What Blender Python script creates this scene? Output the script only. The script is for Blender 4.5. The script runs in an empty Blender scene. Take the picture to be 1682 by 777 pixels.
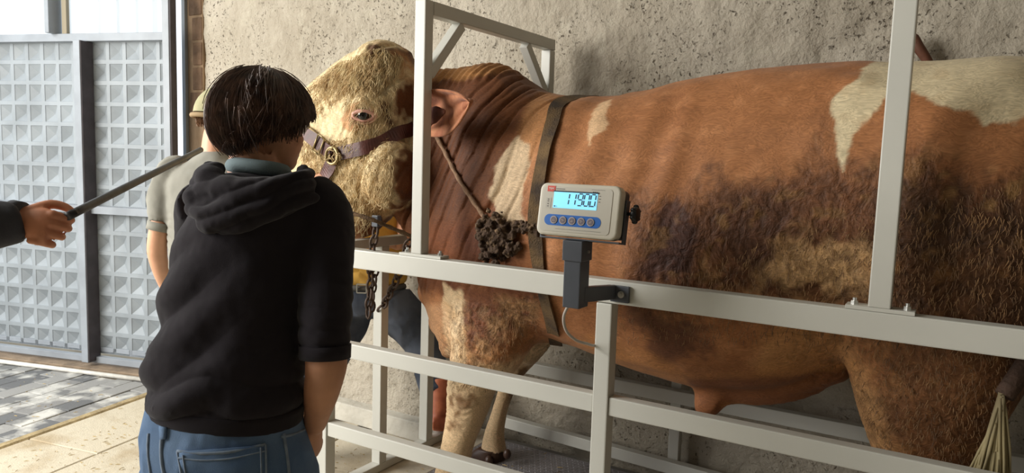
import bpy, bmesh, math, random
import numpy as np
from mathutils import Vector, Matrix
from mathutils.bvhtree import BVHTree
random.seed(7)
S = bpy.context.scene
COL = S.collection
# ------------------------------------------------------------------ camera
CAMZ = 1.45
FPX = 1235.0
def cam_axes(p, r, yaw):
    cy_, sy_ = math.cos(yaw), math.sin(yaw)
    f = np.array([-sy_*math.cos(p), cy_*math.cos(p), math.sin(p)])
    rt = np.array([cy_, sy_, 0.0]); up = np.cross(rt, f)
    rt2 = rt*math.cos(r)+up*math.sin(r); up2 = np.cross(rt2, f)
    return np.array([rt2, up2, f])
CM = cam_axes(math.radians(-5.95), math.radians(1.8), math.radians(31.1))
cd = bpy.data.cameras.new('camera'); cam = bpy.data.objects.new('camera', cd); COL.objects.link(cam)
cd.sensor_fit = 'HORIZONTAL'; cd.sensor_width = 36.0; cd.lens = 36.0*FPX/1682; cd.clip_start = .05; cd.clip_end = 200
mw = Matrix.Identity(4)
for i in range(3):
    mw[i][0] = CM[0][i]; mw[i][1] = CM[1][i]; mw[i][2] = -CM[2][i]
mw[2][3] = CAMZ
cam.matrix_world = mw
S.camera = cam
# ------------------------------------------------------------------ light
W = bpy.data.worlds.new('sky'); S.world = W; W.use_nodes = True
bg = W.node_tree.nodes['Background']; bg.inputs[0].default_value = (.86, .93, 1.0, 1); bg.inputs[1].default_value = 1.7
def area(name, loc, target, sx, sy, power, col):
    l = bpy.data.lights.new(name, 'AREA'); l.shape = 'RECTANGLE'; l.size = sx; l.size_y = sy; l.energy = power; l.color = col
    o = bpy.data.objects.new(name, l); COL.objects.link(o); o.location = loc
    o.rotation_euler = (Vector(target)-Vector(loc)).to_track_quat('-Z', 'Y').to_euler()
    return o
area('daylight_gate', (-4.5, -.75, 2.35), (-1.9, 2.6, .8), 2.6, 2.4, 250, (1.0, .965, .90))
S.view_settings.view_transform = 'Standard'; S.view_settings.look = 'None'
S.view_settings.exposure = 0.1; S.view_settings.gamma = 1.0; S.view_settings.use_curve_mapping = False
# ------------------------------------------------------------------ pixel helpers (used once, to read sizes off the photo)
def ray(x, y): return CM.T @ np.array([(x-841)/FPX, -(y-388.5)/FPX, 1.0])
O = np.array([0, 0, CAMZ])
def at(x, y, Y):
    r = ray(x, y); return O+r*(Y/r[1])
def dp(x, y, d): return O+ray(x, y)*d
# ------------------------------------------------------------------ noise
def _h(i, j, k):
    n = (i*374761393+j*668265263+k*1274126177) & 0xffffffff
    n = ((n ^ (n >> 13))*1274126177) & 0xffffffff
    return ((n ^ (n >> 16)) & 0xffff)/65535.0
def vnoise(p):
    p = np.asarray(p, float); i = np.floor(p).astype(np.int64); f = p-i; f = f*f*(3-2*f)
    r = 0
    for a in (0, 1):
        for b in (0, 1):
            for c in (0, 1):
                w = (f[:, 0] if a else 1-f[:, 0])*(f[:, 1] if b else 1-f[:, 1])*(f[:, 2] if c else 1-f[:, 2])
                r = r+w*_h(i[:, 0]+a, i[:, 1]+b, i[:, 2]+c)
    return r*2-1
def fbm(p, s, o=3, g=.5):
    p = np.asarray(p, float)*s; a = 1; r = 0
    for k in range(o):
        r = r+a*vnoise(p+17.3*k); p = p*2.03; a *= g
    return r
def ss(a, b, x): 
    t = np.clip((x-a)/(b-a), 0, 1); return t*t*(3-2*t)
# ------------------------------------------------------------------ materials
def srgb(r, g, b):
    f = lambda c: (c/255/12.92) if c/255 <= .04045 else ((c/255+.055)/1.055)**2.4
    return (f(r), f(g), f(b), 1)
MATS = {}
def mat(name, col, rough=.6, metal=0.0, var=0.0, vs=8, col2=None, bump=0.0, bs=60, spec=.5, stretch=(1, 1, 1), sheen=0.0, bd=.01, emit=None, bump2=0.0, bs2=10, trans=0.0, vdet=5, vlo=.35, vhi=.65):
    if name in MATS: return MATS[name]
    m = bpy.data.materials.new(name); m.use_nodes = True; nt = m.node_tree; N = nt.nodes; L = nt.links
    b = N['Principled BSDF']; b.inputs['Base Color'].default_value = col; b.inputs['Roughness'].default_value = rough
    b.inputs['Metallic'].default_value = metal; b.inputs['Specular IOR Level'].default_value = spec
    if sheen: b.inputs['Sheen Weight'].default_value = sheen
    if trans: b.inputs['Transmission Weight'].default_value = trans
    tc = N.new('ShaderNodeTexCoord'); mp = N.new('ShaderNodeMapping'); mp.inputs['Scale'].default_value = stretch
    L.new(tc.outputs['Object'], mp.inputs['Vector'])
    if var or col2:
        n = N.new('ShaderNodeTexNoise'); n.inputs['Scale'].default_value = vs; n.inputs['Detail'].default_value = vdet; L.new(mp.outputs[0], n.inputs['Vector'])
        mr = N.new('ShaderNodeMapRange'); mr.inputs[1].default_value = vlo; mr.inputs[2].default_value = vhi; L.new(n.outputs['Fac'], mr.inputs[0])
        mx = N.new('ShaderNodeMix'); mx.data_type = 'RGBA'; L.new(mr.outputs[0], mx.inputs['Factor'])
        c2 = col2 or tuple(c*(1-var) for c in col[:3])+(1,)
        mx.inputs['A'].default_value = col; mx.inputs['B'].default_value = c2
        L.new(mx.outputs['Result'], b.inputs['Base Color'])
    last = None
    for bb, sc in ((bump, bs), (bump2, bs2)):
        if bb:
            n = N.new('ShaderNodeTexNoise'); n.inputs['Scale'].default_value = sc; n.inputs['Detail'].default_value = 6; L.new(mp.outputs[0], n.inputs['Vector'])
            bp = N.new('ShaderNodeBump'); bp.inputs['Strength'].default_value = bb; bp.inputs['Distance'].default_value = bd; L.new(n.outputs['Fac'], bp.inputs['Height'])
            if last: L.new(last.outputs[0], bp.inputs['Normal'])
            last = bp
    if last: L.new(last.outputs[0], b.inputs['Normal'])
    if emit: b.inputs['Emission Color'].default_value = emit[0]; b.inputs['Emission Strength'].default_value = emit[1]
    MATS[name] = m; return m
steel = mat('grey_white_painted_steel', srgb(206, 205, 196), .42, var=.07, vs=3, bump=.05, bs=200, bd=.002)
doorm = mat('grey_door_paint', srgb(150, 157, 162), .5, var=.22, vs=5, bump=.05, bs=60, bd=.003)
doorf = mat('grey_door_frame_paint', srgb(150, 156, 163), .45, var=.2, vs=6)
doord = mat('dark_stile_side', srgb(78, 72, 76), .7, var=.3, vs=14)  # darker tone for the right-hand sides of the door stiles
dark = mat('dark_grey_powder_coat', srgb(80, 84, 92), .45, var=.1, vs=20)
blackp = mat('black_plastic', srgb(22, 22, 24), .3)
bolt_m = mat('zinc', srgb(205, 205, 200), .3, .8)
leather = mat('brown_leather', srgb(92, 46, 36), .5, var=.45, vs=30, bump=.3, bs=120, bd=.003)
skin = mat('skin', srgb(214, 156, 122), .5, var=.18, vs=14, bump=.1, bs=150, bd=.002)
skin_pale = mat('light_skin', srgb(222, 168, 135), .5, var=.15, vs=14)
black_cloth = mat('black_cotton', srgb(41, 37, 42), .95, var=.2, vs=9, bump=.25, bs=500, bd=.002, sheen=.12, spec=.15)
greycloth = mat('grey_beige_knit', srgb(146, 144, 134), .95, var=.12, vs=14, bump=.3, bs=400, bd=.002)
denim = mat('blue_denim', srgb(116, 140, 170), .9, col2=srgb(78, 102, 136), vs=7, bump=.4, bs=600, bd=.002, spec=.2, vlo=.3, vhi=.7)
denim_d = mat('dark_denim', srgb(104, 110, 122), .9, col2=srgb(66, 72, 84), vs=6, bump=.3, bs=500, bd=.002, spec=.2)
# ------------------------------------------------------------------ object helpers
def link(name, me, m=None, parent=None, smooth=False):
    o = bpy.data.objects.new(name, me); COL.objects.link(o)
    if m is not None and not me.materials: me.materials.append(m)
    if smooth: me.polygons.foreach_set('use_smooth', [True]*len(me.polygons))
    if parent is not None:
        o.parent = parent; o.matrix_parent_inverse = Matrix.Translation(-Vector(parent_world(parent)))
    return o
def parent_world(p):
    v = Vector(p.location)
    while p.parent is not None:
        if any(abs(a) > 1e-9 for a in p.location): v = p['wloc']; break
        v = Vector(p.get('wloc', (0, 0, 0))); break
    return v
# everything is modelled in world coordinates; the parts of a thing whose Empty stands at 'loc' are shifted back by it
def thing(name, loc, label, cat, group=None):
    o = bpy.data.objects.new(name, None); COL.objects.link(o); o.location = loc; o.empty_display_size = .05
    tag(o, label, cat, group); return o
def tag(o, label=None, cat=None, group=None, kind=None):
    if label: o['label'] = label
    if cat: o['category'] = cat
    if group: o['group'] = group
    if kind: o['kind'] = kind
    return o
def root_loc(p):
    while p.parent is not None: p = p.parent
    return Vector(p.location)
def obj(name, me, m=None, parent=None, smooth=False):
    """parts: vertices given in world space; under an Empty they are moved into its local space"""
    if parent is not None:
        rl = root_loc(parent)
        if rl.length > 0: me.transform(Matrix.Translation(-rl))
    o = bpy.data.objects.new(name, me); COL.objects.link(o)
    if m is not None and not me.materials: me.materials.append(m)
    if smooth and len(me.polygons): me.polygons.foreach_set('use_smooth', [True]*len(me.polygons))
    if parent is not None: o.parent = parent
    return o
def frombm(bm, name='m'):
    bmesh.ops.recalc_face_normals(bm, faces=bm.faces[:])
    me = bpy.data.meshes.new(name); bm.to_mesh(me); bm.free(); return me
def bev(bm, w, seg=2):
    if w: bmesh.ops.bevel(bm, geom=bm.edges[:], offset=w, segments=seg, affect='EDGES', profile=.6)
def boxm(x0, x1, y0, y1, z0, z1, b=.003, seg=2):
    bm = bmesh.new(); bmesh.ops.create_cube(bm, size=1)
    for v in bm.verts: v.co = Vector((x0+(v.co.x+.5)*(x1-x0), y0+(v.co.y+.5)*(y1-y0), z0+(v.co.z+.5)*(z1-z0)))
    bev(bm, b, seg); return frombm(bm)
def beam(a, b, w, h, up=(0, 0, 1), bv=.003):
    """box bar from a to b, w across, h along up"""
    a = Vector(a); b = Vector(b); d = (b-a); L_ = d.length; d.normalize(); s = d.cross(Vector(up)).normalized(); u = s.cross(d)
    bm = bmesh.new(); bmesh.ops.create_cube(bm, size=1)
    bev_ = bv
    for v in bm.verts: v.co = Vector((v.co.x*L_, v.co.y*w, v.co.z*h))
    bev(bm, bev_)
    c = (a+b)/2
    for v in bm.verts: v.co = c+d*v.co.x+s*v.co.y+u*v.co.z
    return frombm(bm)
def joinm(ms):
    bm = bmesh.new()
    for m in ms: bm.from_mesh(m); bpy.data.meshes.remove(m)
    me = bpy.data.meshes.new('j'); bm.to_mesh(me); bm.free(); return me
def smoothpath(pts, n):
    pts = [Vector(p) for p in pts]; out = []
    for i in range(len(pts)-1):
        p0 = pts[max(i-1, 0)]; p1 = pts[i]; p2 = pts[i+1]; p3 = pts[min(i+2, len(pts)-1)]
        for k in range(n):
            t = k/n
            out.append(.5*((2*p1)+(-p0+p2)*t+(2*p0-5*p1+4*p2-p3)*t*t+(-p0+3*p1-3*p2+p3)*t**3))
    out.append(pts[-1]); return out
def tubem(pts, r, seg=10, n=6, bump=None):
    P = smoothpath(pts, n) if n > 1 else [Vector(p) for p in pts]
    rs = r if hasattr(r, '__len__') else [r]*len(pts)
    m = len(P); verts = []; faces = []
    prev = None
    for i, p in enumerate(P):
        t = (P[min(i+1, m-1)]-P[max(i-1, 0)]).normalized()
        if prev is None: s = t.orthogonal().normalized()
        else: s = (prev-t*prev.dot(t)).normalized()
        prev = s; u = t.cross(s)
        f = i/(m-1)*(len(rs)-1); a = int(min(f, len(rs)-2)) if len(rs) > 1 else 0
        rr = rs[a]*(1-(f-a))+rs[min(a+1, len(rs)-1)]*(f-a)
        for k in range(seg):
            an = 2*math.pi*k/seg; q = rr*(1+(bump(i, k) if bump else 0))
            verts.append(p+s*math.cos(an)*q+u*math.sin(an)*q)
    for i in range(m-1):
        for k in range(seg):
            faces.append((i*seg+k, i*seg+(k+1) % seg, (i+1)*seg+(k+1) % seg, (i+1)*seg+k))
    faces.append(tuple(range(seg))[::-1]); faces.append(tuple((m-1)*seg+k for k in range(seg)))
    me = bpy.data.meshes.new('t'); me.from_pydata(verts, [], faces); me.update(); return me
def cylm(a, b, r, seg=20, bv=0):
    a = Vector(a); b = Vector(b); d = b-a
    bm = bmesh.new(); bmesh.ops.create_cone(bm, cap_ends=True, segments=seg, radius1=r, radius2=r, depth=d.length)
    if bv: bmesh.ops.bevel(bm, geom=[e for e in bm.edges if len([f for f in e.link_faces if len(f.verts) > 4]) == 1], offset=bv, segments=3, profile=.5, affect='EDGES')
    M_ = Matrix.Translation((a+b)/2) @ d.to_track_quat('Z', 'Y').to_matrix().to_4x4()
    bmesh.ops.transform(bm, matrix=M_, verts=bm.verts[:]); return frombm(bm)
def loft(rings, seg=28):
    """rings: (center, U, V) half-axis vectors, optional exponent -> closed tube"""
    verts = []; faces = []
    for rg in rings:
        c, U, V = [np.array(q, float) for q in rg[:3]]; e = rg[3] if len(rg) > 3 else 2.0
        for k in range(seg):
            an = 2*math.pi*k/seg; cs, sn = math.cos(an), math.sin(an)
            a = math.copysign(abs(cs)**(2/e), cs); b = math.copysign(abs(sn)**(2/e), sn)
            verts.append(tuple(c+U*a+V*b))
    m = len(rings)
    for i in range(m-1):
        for k in range(seg):
            faces.append((i*seg+k, i*seg+(k+1) % seg, (i+1)*seg+(k+1) % seg, (i+1)*seg+k))
    faces.append(tuple(range(seg))[::-1]); faces.append(tuple((m-1)*seg+k for k in range(seg)))
    me = bpy.data.meshes.new('l'); me.from_pydata(verts, [], faces)
    bm = bmesh.new(); bm.from_mesh(me); bmesh.ops.recalc_face_normals(bm, faces=bm.faces[:]); bm.to_mesh(me); bm.free(); return me
def subring(rings, n=4):
    """catmull interpolation of rings"""
    out = []
    A = [np.concatenate([np.array(r[0], float), np.array(r[1], float), np.array(r[2], float), [r[3] if len(r) > 3 else 2.0]]) for r in rings]
    for i in range(len(A)-1):
        p0 = A[max(i-1, 0)]; p1 = A[i]; p2 = A[i+1]; p3 = A[min(i+2, len(A)-1)]
        for k in range(n):
            t = k/n; q = .5*((2*p1)+(-p0+p2)*t+(2*p0-5*p1+4*p2-p3)*t*t+(-p0+3*p1-3*p2+p3)*t**3)
            out.append((q[:3], q[3:6], q[6:9], q[9]))
    q = A[-1]; out.append((q[:3], q[3:6], q[6:9], q[9])); return out
def ball(c, r):
    bm = bmesh.new(); bmesh.ops.create_uvsphere(bm, u_segments=24, v_segments=16, radius=1)
    r = (r, r, r) if not hasattr(r, '__len__') else r
    for v in bm.verts: v.co = Vector((c[0]+v.co.x*r[0], c[1]+v.co.y*r[1], c[2]+v.co.z*r[2]))
    return frombm(bm)
def remesh(me, vox, smooth=4, sub=0):
    o = bpy.data.objects.new('tmp', me); COL.objects.link(o)
    m = o.modifiers.new('r', 'REMESH'); m.mode = 'VOXEL'; m.voxel_size = vox
    if smooth: s = o.modifiers.new('s', 'SMOOTH'); s.factor = .5; s.iterations = smooth
    if sub: q = o.modifiers.new('q', 'SUBSURF'); q.subdivision_type = 'SIMPLE'; q.levels = sub
    dg = bpy.context.evaluated_depsgraph_get(); r = bpy.data.meshes.new_from_object(o.evaluated_get(dg))
    bpy.data.objects.remove(o); bpy.data.meshes.remove(me); return r
def getv(me):
    a = np.empty(len(me.vertices)*3); me.vertices.foreach_get('co', a); return a.reshape(-1, 3)
def getn(me):
    a = np.empty(len(me.vertices)*3); me.vertices.foreach_get('normal', a); return a.reshape(-1, 3)
def setv(me, v): me.vertices.foreach_set('co', v.ravel()); me.update()
def setcol(me, name, c):
    at_ = me.color_attributes.new(name, 'FLOAT_COLOR', 'POINT'); a = np.ones((len(me.vertices), 4)); a[:, :c.shape[1]] = c; at_.data.foreach_set('color', a.ravel())
def setf(me, name, c):
    a = me.attributes.new(name, 'FLOAT', 'POINT'); a.data.foreach_set('value', np.ascontiguousarray(c, dtype=np.float32))
def seg_dist(P, a, b):
    a = np.array(a); b = np.array(b); d = b-a; t = np.clip(((P-a)@d)/(d@d+1e-12), 0, 1); return np.linalg.norm(P-(a+t[:, None]*d), axis=1)
def polysd(P, poly):
    """signed distance, positive inside"""
    n = len(poly); ins = np.zeros(len(P), bool); dist = np.full(len(P), 1e9)
    for i in range(n):
        a = poly[i]; b = poly[(i+1) % n]
        dist = np.minimum(dist, seg_dist(P, a, b))
        c = ((a[1] > P[:, 1]) != (b[1] > P[:, 1]))
        with np.errstate(divide='ignore', invalid='ignore'):
            xi = (b[0]-a[0])*(P[:, 1]-a[1])/((b[1]-a[1]) if b[1] != a[1] else 1e-9)+a[0]
        ins ^= c & (P[:, 0] < xi)
    return np.where(ins, dist, -dist)
#STRUCTURE
# ------------------------------------------------------------------ floor, pavement
conc = mat('cream_concrete', srgb(200, 190, 168), .9, col2=srgb(160, 138, 102), vs=3.5, bump=.35, bs=25, bd=.01, bump2=.25, bs2=140, vlo=.5, vhi=.78)
dirt = mat('dirt_joint', srgb(120, 105, 80), .95, var=.3, vs=20)
fl = obj('floor', boxm(-12, 8, -6, 3.4, -.2, -.012, 0), mat('floor_screed', srgb(150, 138, 116), .95, var=.3, vs=4, bump=.3, bs=30)); tag(fl, kind='structure')
dd = np.array([.962, .274]); dn = np.array([-.274, .962])       # along the door, and across it
def quadblock(c0, u, v, lu, lv, z0, z1, g=.006, b=.004, jit=0):
    pts = [c0+u*g+v*g, c0+u*(lu-g)+v*g, c0+u*(lu-g)+v*(lv-g), c0+u*g+v*(lv-g)]
    bm = bmesh.new(); dz = [random.uniform(-jit, jit) for _ in range(4)]
    B = [bm.verts.new((p[0], p[1], z0)) for p in pts]; T = [bm.verts.new((p[0], p[1], z1+dz[i])) for i, p in enumerate(pts)]
    bm.faces.new(B[::-1]); bm.faces.new(T)
    for i in range(4): bm.faces.new((B[i], B[(i+1) % 4], T[(i+1) % 4], T[i]))
    if b: bmesh.ops.bevel(bm, geom=[e for e in bm.edges if all(v_ in T for v_ in e.verts)], offset=b, segments=1, profile=.5, affect='EDGES')
    return frombm(bm)
sle = np.array([-3.74, 1.2]); sv = np.array([-.19, .98]); sv /= np.linalg.norm(sv); su = np.array([sv[1], -sv[0]])
for i in range(13):
    for j in range(-2, 3):
        c0 = sle+su*(.455*i)+sv*(.86*j-.2+.31*(i % 2))
        if c0[1]+.86*sv[1] > 2.93: 
            lv = (2.92-c0[1])/sv[1]
            if lv < .1: continue
        else: lv = .86
        if c0[0] > -1.2 and c0[1] < .3: continue
        obj('slab', quadblock(c0, su, sv, .455, lv, -.1, 0+random.uniform(-.002, .002), .004, .004), conc, fl)
gr = obj('floor_slab', boxm(-1.2, 8, -6, .2, -.1, -.004, 0), conc, fl)
paves = [mat('paver_grey_%s' % k, srgb(*c), .85, col2=srgb(205, 203, 196), vs=6, bump=.4, bs=80, bd=.004, vlo=.44+.03*i, vhi=.62+.03*i) for i, (k, c) in enumerate((('a', (118, 118, 117)), ('b', (134, 133, 131)), ('c', (104, 105, 106)), ('d', (150, 149, 146))))]
pav = obj('trim_1', boxm(-12, -3.9, 1, 2.3, -.05, -.03, 0), dirt); tag(pav, kind='structure')
pv = sv; pu = su*1.0
for i in range(-15, 0):
    for j in range(-1, 8):
        c0 = sle+pu*(.125*i-.055)+pv*(.27*j-.05+.135*(i % 2))
        e = c0+pu*.06+pv*.13
        q = (e-np.array([-5.3, 2.42]))@dn
        if q > .12 : continue
        if e[0] < -5.9: continue
        obj('paver', quadblock(c0, pu, pv, .125, .27, -.05, random.uniform(-.006, .001), .003, .003, .0015), paves[random.randrange(4)], pav)
# narrow kerb of mortar between the slabs and the pavers
kb = quadblock(sle-su*.055+sv*(-1.0), su, sv, .055, 2.7, -.1, .004, 0, .008)
ko = obj('trim_2', kb, mat('ochre_mortar', srgb(178, 158, 118), .9, var=.35, vs=12, bump=.5, bs=60)); tag(ko, kind='structure')
# ------------------------------------------------------------------ plastered wall
def walltex():
    m = bpy.data.materials.new('rough_plaster'); m.use_nodes = True; nt = m.node_tree; N = nt.nodes; L = nt.links; b = N['Principled BSDF']
    b.inputs['Roughness'].default_value = .95; b.inputs['Specular IOR Level'].default_value = .15
    tc = N.new('ShaderNodeTexCoord')
    def noise(s, d=6, r=.6):
        n = N.new('ShaderNodeTexNoise'); n.inputs['Scale'].default_value = s; n.inputs['Detail'].default_value = d; n.inputs['Roughness'].default_value = r; L.new(tc.outputs['Object'], n.inputs['Vector']); return n
    def mr(src, a, c, lo=0, hi=1):
        q = N.new('ShaderNodeMapRange'); q.inputs[1].default_value = a; q.inputs[2].default_value = c; q.inputs[3].default_value = lo; q.inputs[4].default_value = hi; L.new(src, q.inputs[0]); return q.outputs[0]
    def mix(f, a, c):
        q = N.new('ShaderNodeMix'); q.data_type = 'RGBA'; L.new(f, q.inputs['Factor'])
        for s_, v in (('A', a), ('B', c)):
            if isinstance(v, tuple): q.inputs[s_].default_value = v
            else: L.new(v, q.inputs[s_])
        return q.outputs['Result']
    c = mix(mr(noise(1.3).outputs['Fac'], .35, .65), srgb(192, 183, 167), srgb(168, 158, 141))
    c = mix(mr(noise(7, 8, .7).outputs['Fac'], .52, .72), c, srgb(192, 184, 166))
    pit = noise(62, 4, .62); pm = mr(pit.outputs['Fac'], .60, .70)
    cl = mr(noise(3.2, 3).outputs['Fac'], .42, .6); ml = N.new('ShaderNodeMath'); ml.operation = 'MULTIPLY'; L.new(pm, ml.inputs[0]); L.new(cl, ml.inputs[1])
    c = mix(ml.outputs[0], c, srgb(128, 114, 94))
    L.new(c, b.inputs['Base Color'])
    b1 = N.new('ShaderNodeBump'); b1.inputs['Strength'].default_value = 1.0; b1.inputs['Distance'].default_value = .02; L.new(noise(26, 8, .62).outputs['Fac'], b1.inputs['Height'])
    b2 = N.new('ShaderNodeBump'); b2.invert = True; b2.inputs['Strength'].default_value = 1; b2.inputs['Distance'].default_value = .012; L.new(ml.outputs[0], b2.inputs['Height']); L.new(b1.outputs[0], b2.inputs['Normal'])
    L.new(b2.outputs[0], b.inputs['Normal']); return m
wallm = walltex()
def gridwall(x0, x1, z0, z1, Y, st=.018):
    nx = int((x1-x0)/st); nz = int((z1-z0)/st)
    xs, zs = np.meshgrid(np.linspace(x0, x1, nx), np.linspace(z0, z1, nz)); P = np.stack([xs.ravel(), np.full(xs.size, Y), zs.ravel()], 1)
    d = .010*fbm(P, 3, 3)+.006*fbm(P, 14, 3); d += .008*np.clip(-fbm(P+5, 22, 2)-.25, 0, 1)
    P[:, 1] += d
    idx = np.arange(nx*nz).reshape(nz, nx); F = np.stack([idx[:-1, :-1].ravel(), idx[:-1, 1:].ravel(), idx[1:, 1:].ravel(), idx[1:, :-1].ravel()], 1)
    me = bpy.data.meshes.new('w'); me.from_pydata(P.tolist(), [], F.tolist()); return me
wb = obj('wall_back', gridwall(-4.06, 2.6, 0, 3.3, 3.01), wallm, None, True); tag(wb, kind='structure')
wr = obj('wall_core', boxm(-4.06, 5, 3.06, 3.3, 0, 3.6, 0), wallm, wb)
# low plinth at the wall foot, left of the scale
pl = obj('baseboard_back', boxm(-4.05, -2.02, 2.928, 3.03, 0, .101, .006), mat('pale_plinth_concrete', srgb(200, 195, 182), .9, var=.25, vs=6, bump=.5, bs=30)); tag(pl, kind='structure')
# pilaster strip at the end of the wall: steel edge, plaster, bare brick
jb = obj('trim_3', boxm(at(304, 100, 3.0)[0], -4.045, 3.0, 3.3, 0, 3.6, .004), mat('brown_plaster', srgb(158, 132, 104), .95, var=.35, vs=5, bump=.6, bs=30)); tag(jb, kind='structure')
obj('steel_edge', boxm(at(298.5, 100, 2.98)[0], at(304, 100, 2.98)[0], 2.98, 3.31, 0, 3.6, .003), doorf, jb)
bk = mat('old_brown_brick', srgb(122, 96, 74), .95, var=.45, vs=9, bump=.7, bs=40)
for k in range(22):
    w_ = random.uniform(.06, .13)
    if k < 11: continue
    obj('brick', boxm(-4.065-w_, -4.05, 2.992+random.uniform(0, .006), 3.05, .15*k+.006, .15*k+.142, .006), bk, jb)
# side and rear walls and the roof of the barn, out of view
cl_ = obj('ceiling', boxm(-4.6, 5, -5, 3.3, 3.5, 3.6, 0), mat('roof_sheet', srgb(150, 148, 140), .8)); tag(cl_, kind='structure')
rw = obj('wall_right', boxm(4.2, 4.3, -5, 3.3, 0, 3.5, 0), wallm); tag(rw, kind='structure')
fw = obj('wall_front', boxm(-4.6, 4.3, -4.6, -4.5, 0, 3.5, 0), wallm); tag(fw, kind='structure')
# ------------------------------------------------------------------ sheet metal door
DD = 3.8318
dx = Vector((.962, .274, 0)); dnv = Vector((-.274, .962, 0))      # dnv points away from the camera
def dpt(a, off, z): v = dx*a+dnv*(DD+.10+off); return Vector((v.x, v.y, z))
def dbox(a0, a1, o0, o1, z0, z1, b=.002):
    bm = bmesh.new(); bmesh.ops.create_cube(bm, size=1)
    for v in bm.verts: v.co = Vector((a0+(v.co.x+.5)*(a1-a0), o0+(v.co.y+.5)*(o1-o0), z0+(v.co.z+.5)*(z1-z0)))
    bev(bm, b, 1)
    for v in bm.verts: v.co = dpt(v.co.x, v.co.y, v.co.z)
    return frombm(bm)
def donD(x, y):   # (along, z) of a photo point on the door plane
    r = ray(x, y); n = np.array([-.274, .962, 0]); q = r*(DD/(r@n)); return q@np.array([.962, .274, 0]), q[2]+CAMZ
dr = tag(obj('door_1', dbox(-6.1, donD(273, 60)[0], 0, .02, .10, .14), doorf), kind='structure')
aE0, aE1 = donD(266, 60)[0], donD(277, 60)[0]
zr1 = donD(150, 52)[1]; zr0 = donD(150, 65)[1]; zm1 = donD(190, 342)[1]; zm0 = donD(190, 355)[1]
aP0, aP1 = donD(119, 70)[0], donD(130, 70)[0]
# frame bars stand 11 cm proud of the sheets, so their right-hand sides show
PD = -.10
obj('frame_stile', dbox(aE0, aE1, PD, -.048, .06, 3.2), doorf, dr)
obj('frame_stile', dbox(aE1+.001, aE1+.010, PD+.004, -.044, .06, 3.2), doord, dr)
obj('frame_stile', dbox(aP0, aP1, PD, .0, .06, zr0), doorf, dr)
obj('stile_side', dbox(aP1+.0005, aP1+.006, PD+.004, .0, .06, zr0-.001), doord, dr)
obj('frame_stile', dbox(donD(72, 20)[0], donD(79, 20)[0], PD, .0, zr1, 3.2), doorf, dr)
obj('frame_rail', dbox(-6.1, aE0, PD+.05, .0, zr0, zr1), doorf, dr)
obj('frame_rail', dbox(-6.1, aE0, PD+.05, .0, zm0, zm1), doorf, dr)
obj('frame_rail', dbox(-6.1, aE1, PD+.06, .0, .045, .085), doorf, dr)
def pyramids(a0, a1, z0, z1, pitch=.125, rib=.0125, depth=.034):
    """pressed sheet: pyramids pushed outwards between flat ribs"""
    na = max(1, int(round((a1-a0)/pitch))); nz = max(1, int(round((z1-z0)/pitch))); pa = (a1-a0)/na; pz = (z1-z0)/nz
    V = []; F = []
    for i in range(na):
        for j in range(nz):
            A0 = a0+i*pa; A1 = A0+pa; Z0 = z0+j*pz; Z1 = Z0+pz; b = len(V)
            dz = depth*random.uniform(.85, 1.1)
            for (a, z, o) in ((A0, Z0, 0), (A1, Z0, 0), (A1, Z1, 0), (A0, Z1, 0), (A0+rib, Z0+rib, 0), (A1-rib, Z0+rib, 0), (A1-rib, Z1-rib, 0), (A0+rib, Z1-rib, 0), (A0+rib*1.2, Z0+rib*1.2, .004), (A1-rib*1.2, Z0+rib*1.2, .004), (A1-rib*1.2, Z1-rib*1.2, .004), (A0+rib*1.2, Z1-rib*1.2, .004), ((A0+A1)/2, (Z0+Z1)/2, dz)):
                V.append(dpt(a, o, z))
            for k in range(4):
                F.append((b+k, b+(k+1) % 4, b+4+(k+1) % 4, b+4+k)); F.append((b+4+k, b+4+(k+1) % 4, b+8+(k+1) % 4, b+8+k)); F.append((b+8+k, b+8+(k+1) % 4, b+12))
    me = bpy.data.meshes.new('p'); me.from_pydata([tuple(v) for v in V], [], F); return me
for (a0, a1) in ((aP1-1.25, aP0+.02), (aP1-.01, aE0+.01), (aP1-2.45, aP1-1.26)):
    obj('pressed_sheet', pyramids(a0, a1, zm1-.01, zr0+.01), doorm, dr)
    obj('pressed_sheet', pyramids(a0, a1, .10, zm0+.01), doorm, dr)
# translucent ribbed sheets above
pcm = bpy.data.materials.new('translucent_sheet'); pcm.use_nodes = True
_n = pcm.node_tree.nodes; _l = pcm.node_tree.links; _b = _n['Principled BSDF']; _b.inputs['Base Color'].default_value = (.93, .95, .95, 1); _b.inputs['Roughness'].default_value = .4
_t = _n.new('ShaderNodeBsdfTranslucent'); _t.inputs[0].default_value = (.60, .62, .62, 1); _m = _n.new('ShaderNodeMixShader'); _m.inputs[0].default_value = .75
_l.new(_b.outputs[0], _m.inputs[1]); _l.new(_t.outputs[0], _m.inputs[2]); _l.new(_m.outputs[0], _n['Material Output'].inputs[0])
def ribsheet(a0, a1, z0, z1):
    V = []; n = int((a1-a0)/.0115)
    for i in range(n+1):
        a = a0+(a1-a0)*i/n; ph = (a/.135) % 1; o = -.012 if ph < .12 else (0 if ph > .2 else -.012*(1-(ph-.12)/.08))
        V += [tuple(dpt(a, o, z0)), tuple(dpt(a, o, z1))]
    F = [(2*i, 2*i+2, 2*i+3, 2*i+1) for i in range(n)]
    me = bpy.data.meshes.new('r'); me.from_pydata(V, [], F); return me
obj('translucent_sheet', ribsheet(-5.7, aE0, zr1-.02, 3.2), pcm, dr)
obj('sheet_liner', dbox(donD(85, 20)[0], donD(93, 20)[0], -.03, -.004, zr1, 3.2), mat('sheet_edge_brown', srgb(150, 140, 120), .8), dr)
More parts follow.
